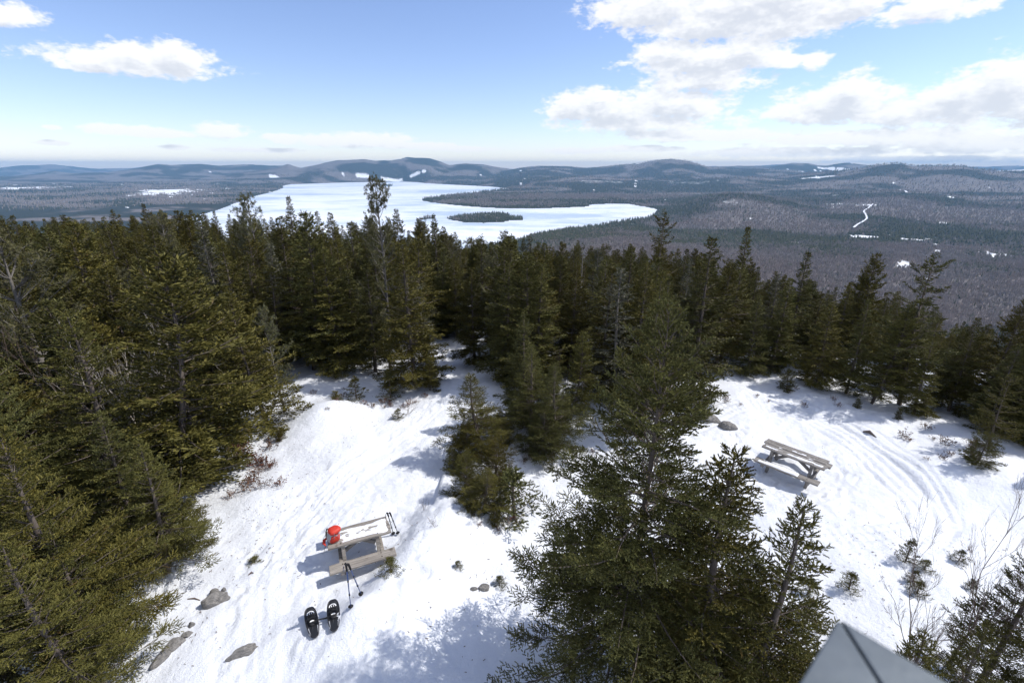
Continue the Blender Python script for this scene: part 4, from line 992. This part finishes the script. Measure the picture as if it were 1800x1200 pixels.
# ------------------------------------------------------------------ trekking poles
M_BLUE = plain('blue_anodised_metal', (.035, .075, .22), .35, .6, .15, 50, 0, .6); M_DARKM = plain('dark_pole_metal', (.05, .05, .055), .4, .5, .15, 50, 0, .5); M_FOAM = plain('black_foam_grip', (.02, .02, .022), .85, .2, .2, 90, .3)
M_TIP = plain('steel_tip', (.45, .45, .45), .35, .6, .1, 50, 0, .9)
def pole(label, base, grip, mat, strapm, group=None):
    a, g_ = Vector(base), Vector(grip); d = (g_-a).normalized(); L = (g_-a).length; side = d.cross(Vector((.3, 1, .1))).normalized()
    r = empty('trekking_pole', a); tag(r, label, 'trekking pole', group)
    q = lambda f, off=0: d*(L*f)+side*off
    m = MB(); m.tube([q(.02), q(.32), q(.33), q(.62), q(.63), q(.87)], [.0075, .0085, .0105, .0105, .0125, .0125], 8); m.build('shaft', mat, r)
    for f in (.33, .63): m = MB(); m.tube([q(f-.02), q(f+.02)], .016, 8); m.build('flick_lock', M_BLK, r)
    m = MB(); m.tube([q(.84), q(.86), q(.90), q(.95), q(.985), q(1.0, .012), q(1.012, .03)], [.014, .019, .018, .0205, .021, .022, .016], 8); m.build('grip', M_FOAM, r)
    m = MB(); m.tube([q(-.05), q(.03)], [.004, .008], 6); m.build('tip', M_TIP, r)
    m = MB(); m.tube([q(.055), q(.065), q(.075)], [.012, .048, .018], 10); m.build('basket', M_BLK, r)
    lp = [q(.97, .0)+side*.02, q(.93)+side*.075+Vector((0, .02, -.02)), q(.87)+side*.07+Vector((.0, -.02, -.03)), q(.90)+side*.02]
    m = MB(); m.tube(lp, .007, 5, flat=.4); m.build('wrist_strap', strapm, r)
    return r
b1 = ground(617, 1070); b2 = ground(636, 1048)
gp = Vector((b1.x+.02, b1.y+.03, b1.z+1.03))
pole('blue trekking pole planted upright in snow before the near table', b1, gp, M_BLUE, M_BLUE)
pole('blue trekking pole leaning against the upright one', b2, gp+Vector((.035, .02, -.03)), M_BLUE, M_BLUE)
e1 = ground(692, 939); e2 = ground(700, 938); gt = on_table(T1, L1/2+.015, .22, .86)
for k, (e, off, lab) in enumerate(((e1, 0, 'dark trekking pole leaning on the table end, on the bench side'), (e2, .05, 'dark trekking pole leaning on the table end, outer of the two'))):
    pole(lab, e, gt+Vector((off, off*.6, -off*.4)), M_DARKM, M_BLK)

# ------------------------------------------------------------------ snowshoes
M_DECK = plain('black_snowshoe_deck', (.016, .017, .02), .5, .45, .3, 25, .2); M_FRAME = plain('dark_tube_frame', (.03, .03, .034), .35, .5, .2, 40, 0, .3)
M_WHITE = plain('white_print', (.80, .80, .80), .6, .3, .05, 30); M_GREYT = plain('grey_decal', (.32, .33, .35), .5, .4, .2, 30)
def snowshoe(label, toe, heel, side):
    a, b_ = ground(*heel), ground(*toe); c = (a+b_)/2; yaw = math.atan2((b_-a).y, (b_-a).x)
    r = empty('snowshoe', (c.x, c.y, max(hz(c.x, c.y), a.z, b_.z)+.035), yaw); tag(r, label, 'snowshoe')
    L = .66
    def outline(k, n, inset=0.0):
        t = 2*PI*k/n; x = math.cos(t); y = math.sin(t); wx = .118-.022*(1-x)/2*1.6
        return Vector(((L/2-inset)*math.copysign(abs(x)**.9, x), (wx-inset)*math.copysign(abs(y)**.62, y), .055*max(0, x-.45)**1.3*1.6))
    n = 40; pts = [outline(k, n) for k in range(n)]; m = MB(); m.tube(pts+[pts[0]], .0125, 8, cap=False); m.build('frame', M_FRAME, r)
    m = MB(); rg = [[outline(k, n, i)+Vector((0, 0, .004)) for k in range(n)] for i in (.006, .05)]; m.loft(rg, False); m.add(rg[1], [tuple(range(n))], False); m.build('deck', M_DECK, r)
    m = MB(); m.loft([superring(.06, 0, z, rx, ry, e=3) for z, rx, ry in [(.012,.15,.060),(.035,.15,.062),(.05,.13,.05)]]); m.build('binding_plate', M_BLK, r, .004)
    m = MB(); m.loft([superring(.115, 0, z, rx, ry, e=2.4) for z, rx, ry in [(.05,.075,.066),(.085,.065,.062),(.10,.045,.042)]]); m.build('toe_cup', M_BLK, r)
    # pale curved print on the toe cup
    def arc(cx, cy, rad, w, a0, a1, z, k=14):
        V = []
        for i in range(k+1):
            t = a0+(a1-a0)*i/k; V += [(cx+(rad-w)*math.cos(t), cy+(rad-w)*math.sin(t), z), (cx+rad*math.cos(t), cy+rad*math.sin(t), z)]
        return V, [(2*i, 2*i+1, 2*i+3, 2*i+2) for i in range(k)]
    m = MB(); m.add(*arc(.115, 0, .066, .020, -1.75, 1.75, .106))
    for yy in (-.018, .018): m.box((.125, yy, .105), (.034, .013, .006))
    m.build('toe_print', M_WHITE, r)
    m = MB(); m.add(*arc(-.035, 0, .042, .03, -1.3, 1.3, .062)); m.build('heel_print', M_WHITE, r)
    for yy in (-1, 1):
        m = MB(); m.bar((-.27, yy*.070, .009), (-.10, yy*.082, .009), .022, .004); m.build('side_decal', M_GREYT, r)
        m = MB(); m.tube([(.02, yy*.06, .03), (.02, yy*.085, .075), (.02, yy*.05, .108)], .012, 5, flat=.4); m.build('strap', M_BLK, r)
    for xx in (-.0, .07): m = MB(); m.tube([(xx, -.062, .10), (xx+.01, 0, .118), (xx, .062, .10)], .013, 5, flat=.35); m.build('instep_strap', M_BLK, r)
    m = MB(); m.tube([(-.03, side*.06, .05), (-.03, side*.14, .035), (-.02+.02*side, side*.24, .012), (-.01, side*.33, .006)], [.012, .013, .016, .010], 5, flat=.45); m.build('heel_strap', M_BLK, r)
    return r
snowshoe('black snowshoe on the left of the pair, strap stretched to the other', (545,1077), (556,1128), -1)
snowshoe('black snowshoe on the right of the pair, nearer the poles', (587,1066), (589,1117), 1)

# ------------------------------------------------------------------ stones and sticks
M_ROCK, T, b = new_mat('granite', .9, .2); co = T.node('ShaderNodeTexCoord').outputs['Object']
n1 = T.noise(co, 3.5, 5, .65); n2 = T.noise(co, 40, 3, .7)
c = T.mix(T.ramp(n1, [(.3, 0), (.7, 1)]), (.16, .155, .15), (.40, .38, .355)); c = T.mix(T.ramp(n2, [(.55, 0), (.7, .7)]), c, (.07, .065, .06)); T.l.new(c, b.inputs['Base Color']); bump(T, b, T.math('ADD', n1, n2), .8, .03)
def rock(u, v, sx, sy, sz, rz, label, seed, up=.3):
    p = ground(u, v); bm = bmesh.new(); bmesh.ops.create_icosphere(bm, subdivisions=4, radius=1); rr = random.Random(seed)
    offs = [Vector([rr.uniform(-1, 1) for _ in range(3)]).normalized() for _ in range(9)]; cut = [rr.uniform(.62, .9) for _ in range(9)]
    dd = np.array([tuple(vv.co.normalized()) for vv in bm.verts]); nn_ = fbm(dd[:, 0]*2.3+seed, dd[:, 1]*2.3+dd[:, 2]*1.7, seed, 4)
    for vi, vv in enumerate(bm.verts):
        d = vv.co.normalized(); k = 1.0
        for o_, c_ in zip(offs, cut):
            q = d.dot(o_)
            if q > .2: k = min(k, c_/q)
        nx_ = float(nn_[vi]); vv.co = d*(k+.13*nx_)
    me = bpy.data.meshes.new('rock'); bm.to_mesh(me); bm.free(); me.materials.append(M_ROCK)
    for f_ in me.polygons: f_.use_smooth = False
    o = link(bpy.data.objects.new('rock', me)); o.location = (p.x, p.y, p.z+sz*(up-.05)); o.scale = (sx, sy, sz*1.35); o.rotation_euler = (0, 0, rz); tag(o, label, 'rock', None)
rock(378, 1058, .27, .17, .13, .3, 'grey boulder tip with a knob, left of the near table', 1)
rock(377, 1042, .09, .10, .09, .9, 'small knob stone on top of the left boulder tip', 12)
rock(394, 1037, .05, .05, .05, 0, 'pebble beside the knob stone', 13)
rock(305, 1136, .20, .10, .10, .75, 'middle and largest stone of the row at lower left', 2)
rock(282, 1160, .19, .08, .08, 1.15, 'lowest stone of the row at lower left', 3)
rock(329, 1117, .10, .06, .07, .9, 'third stone up the row at lower left', 4)
rock(337, 1099, .06, .05, .06, .9, 'smallest topmost stone of the row at lower left', 5)
rock(428, 1148, .27, .10, .09, .55, 'stone slab half buried left of the snowshoes', 6)
rock(850, 1034, .13, .08, .07, .2, 'dark stone beside a green sprig near the large central spruce', 7)
rock(832, 1036, .09, .04, .04, .2, 'small dark stone left of the one with the green sprig', 8)
rock(1279, 752, .30, .16, .15, -.4, 'rounded dark rock on snow behind the large central spruce', 9)
rock(1248, 739, .34, .20, .15, -.4, 'flat dark rock under the big dark spruce', 10)
rock(1240, 728, .22, .16, .14, .3, 'rock at the trunk foot of the big dark spruce', 11)
p1, p2 = ground(1518, 757), ground(1541, 768); m = MB(); mid = (p1+p2)/2+Vector((0, .06, .05)); m.tube([p1-Vector((0,0,.03)), mid, p2-Vector((0,0,.03))], [.03, .055, .02], 7); o = m.build('fallen_branch', M_BARK); tag(o, 'dark curved branch end lying on snow beside the tracks', 'branch')
for (a, b_, lab) in (((330,1053),(352,1055),'short brown stick left of the boulder tip'), ((437,1010),(446,1007),'small stick below the fallen evergreen sprig')):
    q1, q2 = ground(*a), ground(*b_); m = MB(); m.tube([q1+Vector((0,0,.01)), (q1+q2)/2+Vector((0,.02,.025)), q2+Vector((0,0,.012))], [.012, .016, .007], 6); tag(m.build('stick', M_TWIG), lab, 'stick')

# red-brown leaf shrubs sticking out of the snow
def leaf_shrub(seed, H, R, n=70):
    rg = np.random.default_rng(seed); wood = []; B, D = [], []
    for k in range(n//6):
        a = rg.uniform(0, 6.28); rr = R*rg.uniform(.1, 1); q = np.array([math.cos(a)*rr*.5, math.sin(a)*rr*.5, 0]); tip = np.array([math.cos(a)*rr, math.sin(a)*rr, H*rg.uniform(.5, 1.1)])
        P = np.stack([q, (q+tip)/2+rg.normal(0, .02, 3), tip]); wood.append((P, np.array([.005, .004, .002])))
        for j in range(6): B.append(P[2]*rg.uniform(.55, 1)+P[0]*0+rg.normal(0, .03, 3)); D.append(nrm(rg.normal(0, 1, 3)+np.array([0, 0, .3])))
    B, D = np.array(B), np.array(D); B[:, 2] = np.maximum(B[:, 2], .02); nn = len(B)
    return twig_kites(rg, B, D, rg.uniform(.04, .075, nn), rg.uniform(.012, .02, nn), rg.random(nn)*.95), tubes_np(wood, 3)
for i in range(3):
    (V, Fc, ti), (Vw, Fw) = leaf_shrub(300+i, .30, .36, 90)
    PROTO['leaf%d' % i] = Proto('leaf', [('stems', np_mesh('stems', Vw, Fw, M_TWIG)), ('leaves', np_mesh('leaves', V, Fc, M_DEADLEAF, {'tint': ti}))], .30)
rg = np.random.default_rng(99)
def leaf_patch(n, c, r, lab, grp, s=(.16, .34)):
    for i in range(n):
        u, v = c[0]+rg.normal(0, r[0]), c[1]+rg.normal(0, r[1]); p = ground(u, v)
        plant('leaf%d' % rg.integers(3), p.x, p.y, rg.uniform(*s), lab, 'shrub', 'leafy_shrub', grp, 1.0, z=p.z, sink=.02)
leaf_patch(16, (455, 830), (28, 26), 'low shrub with red-brown dead leaves in the patch left of the clearing', 'red leaf patch on the left bank')
leaf_patch(9, (420, 790), (18, 14), 'low shrub with red-brown dead leaves in the patch left of the clearing', 'red leaf patch on the left bank')
leaf_patch(10, (715, 712), (35, 10), 'low dry leafy shrub on the bank below the full spruce', 'dry shrubs on the far bank', (.10, .22))
leaf_patch(7, (590, 705), (45, 12), 'sparse dry leafy sprig poking through the far left snow bank', 'dry sprigs on the far left bank', (.08, .18))
leaf_patch(9, (950, 805), (35, 14), 'dry leafy shrub on the shaded bank behind the short bushy spruce', 'dry shrubs on the middle bank', (.10, .22))
leaf_patch(12, (1380, 700), (70, 12), 'dry leafy shrub along the forest edge above the far tracks', 'dry shrubs on the far edge', (.08, .2))
leaf_patch(12, (1640, 792), (50, 14), 'dry leafy shrub along the forest edge at right', 'dry shrubs on the right edge', (.1, .25))
leaf_patch(4, (865, 925), (18, 8), 'dry leafy shrub under the short bushy spruce', 'dry shrubs under the bushy spruce', (.1, .2))
# needle and bark litter on the snow
def debris():
    rg = np.random.default_rng(4); V = []; Fc = []
    zones = [((400, 960), (60, 70), 160), ((450, 840), (60, 50), 200), ((300, 1120), (60, 50), 60), ((700, 720), (80, 30), 120), ((800, 1000), (80, 60), 60), ((1600, 1010), (120, 60), 160), ((1400, 830), (130, 60), 120), ((940, 810), (60, 25), 90), ((620, 950), (150, 120), 120)]
    for c, r, n in zones:
        for i in range(n):
            p = ground(c[0]+rg.normal(0, r[0]), c[1]+rg.normal(0, r[1])) if i % 4 == 0 else p+Vector((rg.normal(0, .35), rg.normal(0, .35), 0))
            a = rg.uniform(0, 6.28); L = rg.uniform(.008, .035); w = rg.uniform(.003, .008); d = Vector((math.cos(a), math.sin(a), 0)); s_ = Vector((-d.y, d.x, 0)); q = Vector((p.x, p.y, hz(p.x, p.y)+.012))
            b0 = len(V); V += [q-d*L-s_*w, q+d*L-s_*w*.5, q+d*L*.8+s_*w, q-d*L*.8+s_*w, q+Vector((0, 0, w*1.5))]; Fc += [(b0, b0+1, b0+4), (b0+1, b0+2, b0+4), (b0+2, b0+3, b0+4), (b0+3, b0, b0+4)]
    o = link(bpy.data.objects.new('needle_litter', np_mesh('needle_litter', [tuple(v) for v in V], Fc, M_TWIG))); o['kind'] = 'stuff'; o['label'] = 'specks of bark and needles scattered on the snow'; o['category'] = 'litter'
debris()

# ------------------------------------------------------------------ lookout tower under the camera
M_GALV, T, b = new_mat('galvanised_sheet', .42, .5); co = T.node('ShaderNodeTexCoord').outputs['Object']
n1 = T.noise(co, 7, 4, .6); n2 = T.noise(co, 26, 3, .6)
T.l.new(T.mix(T.math('ADD', T.math('MULTIPLY', n1, .7), T.math('MULTIPLY', n2, .3)), (.065, .078, .086), (.20, .225, .24)), b.inputs['Base Color']); b.inputs['Metallic'].default_value = .55; bump(T, b, n1, .15, .01)
M_STEEL = plain('galvanised_steel', (.34, .36, .37), .5, .5, .2, 12, .1, .6); M_SEAL = plain('dark_sealant', (.03, .032, .035), .8, .2)
RZ = CZ-.60
Ap = plane_pt(1477, 1087, RZ); bl = plane_pt(1393, 1203, RZ)-Ap; br = plane_pt(1683, 1203, RZ)-Ap
angL = math.atan2(bl[1], bl[0]); angR = math.atan2(br[1], br[0]); mida = math.atan2(math.sin(angL)+math.sin(angR), math.cos(angL)+math.cos(angR))
dL = Vector((math.cos(mida-PI/4), math.sin(mida-PI/4), 0)); dR = Vector((math.cos(mida+PI/4), math.sin(mida+PI/4), 0))
A0 = Vector((Ap[0], Ap[1], 0)); Wd, Ln = .15, 2.3
tw = empty('lookout_tower', (Ap[0], Ap[1], hz(Ap[0], Ap[1]))); tag(tw, 'grey galvanised rail corner of the lookout tower in the lower right', 'tower'); zt = RZ-tw.location.z
bis = (dL+dR).normalized(); perp = Vector((-bis.y, bis.x, 0))
def cap(d, oth, top_, name):
    off = perp*(.0022 if perp.dot(d) > 0 else -.0022)
    P = [Vector((0,0,0))+off, d*Ln, d*Ln+oth*Wd, (d+oth)*Wd+off]
    if (P[1]-P[0]).cross(P[2]-P[1]).z < 0: P = P[::-1]
    m = MB(); up = [p+Vector((0,0,top_)) for p in P]; lo = [p+Vector((0,0,top_-.045)) for p in P]
    m.add(up+lo, [(0,1,2,3), (7,6,5,4)]+[(i, 4+i, 4+(i+1) % 4, (i+1) % 4) for i in range(4)]); m.build(name, M_GALV, tw, .0025)
sgn = 1
if dL.x > dR.x: dL, dR = dR, dL
cap(dL, dR, zt, 'rail_cap'); cap(dR, dL, zt-.0015, 'rail_cap')
m = MB(); m.bar((0, 0, zt-.02)+bis*0 if False else bis*.012+Vector((0,0,zt-.016)), bis*(Wd*1.41-.01)+Vector((0,0,zt-.016)), .008, .02); m.build('seam_sealant', M_SEAL, tw)
far = (dL+dR)*Ln
corners = [bis*.13, dL*Ln*.97+dR*.09, dR*Ln*.97+dL*.09]
for c_ in corners: m = MB(); m.bar(c_+Vector((0,0,zt-.05)), c_+Vector((0,0,zt-1.1)), .06, .06, up=(1,0,0)); m.build('rail_post', M_STEEL, tw)
for c_ in (bis*.16, dL*Ln*.96+dR*.12, dR*Ln*.96+dL*.12, far*.96): m = MB(); m.bar(c_+Vector((0,0,zt-1.16)), c_+Vector((0,0,-.25)), .10, .10, up=(1,0,0)); m.build('tower_leg', M_STEEL, tw)
for k in range(12):
    c0 = dL*(Ln*(k+.5)/12)+dR*.03; c1 = c0+dR*(Ln-.06); m = MB(); m.bar(c0+Vector((0,0,zt-1.13)), c1+Vector((0,0,zt-1.13)), Ln/12-.012, .04); m.build('deck_plank', M_WOOD2, tw)

# ------------------------------------------------------------------ air between here and the hills
zmin, zmax = float(Z.min()), float(Z.max())
m = MB(); m.box((0, 0, (zmin-2+zmax+6)/2), (56000, 56000, zmax+6-zmin+2)); 
mh = bpy.data.materials.new('haze'); mh.use_nodes = True; H_ = NT(mh.node_tree); H_.n.clear()
pv = H_.node('ShaderNodeVolumePrincipled', {'Color': (.36, .65, 1.0, 1), 'Density': 4.5e-5, 'Anisotropy': 0.0})
H_.l.new(pv.outputs[0], H_.node('ShaderNodeOutputMaterial').inputs['Volume'])
o = m.build('haze', mh); o['kind'] = 'stuff'; o['label'] = 'pale blue winter haze over the far hills'
print('terrain z', zmin, zmax, 'tris', sum(len(me.polygons)*(2 if len(me.polygons) and me.polygons[0].loop_total == 4 else 1) for me in bpy.data.meshes))
for k, pr in PROTO.items(): print(k, [len(me.polygons) for _, me in pr.parts])
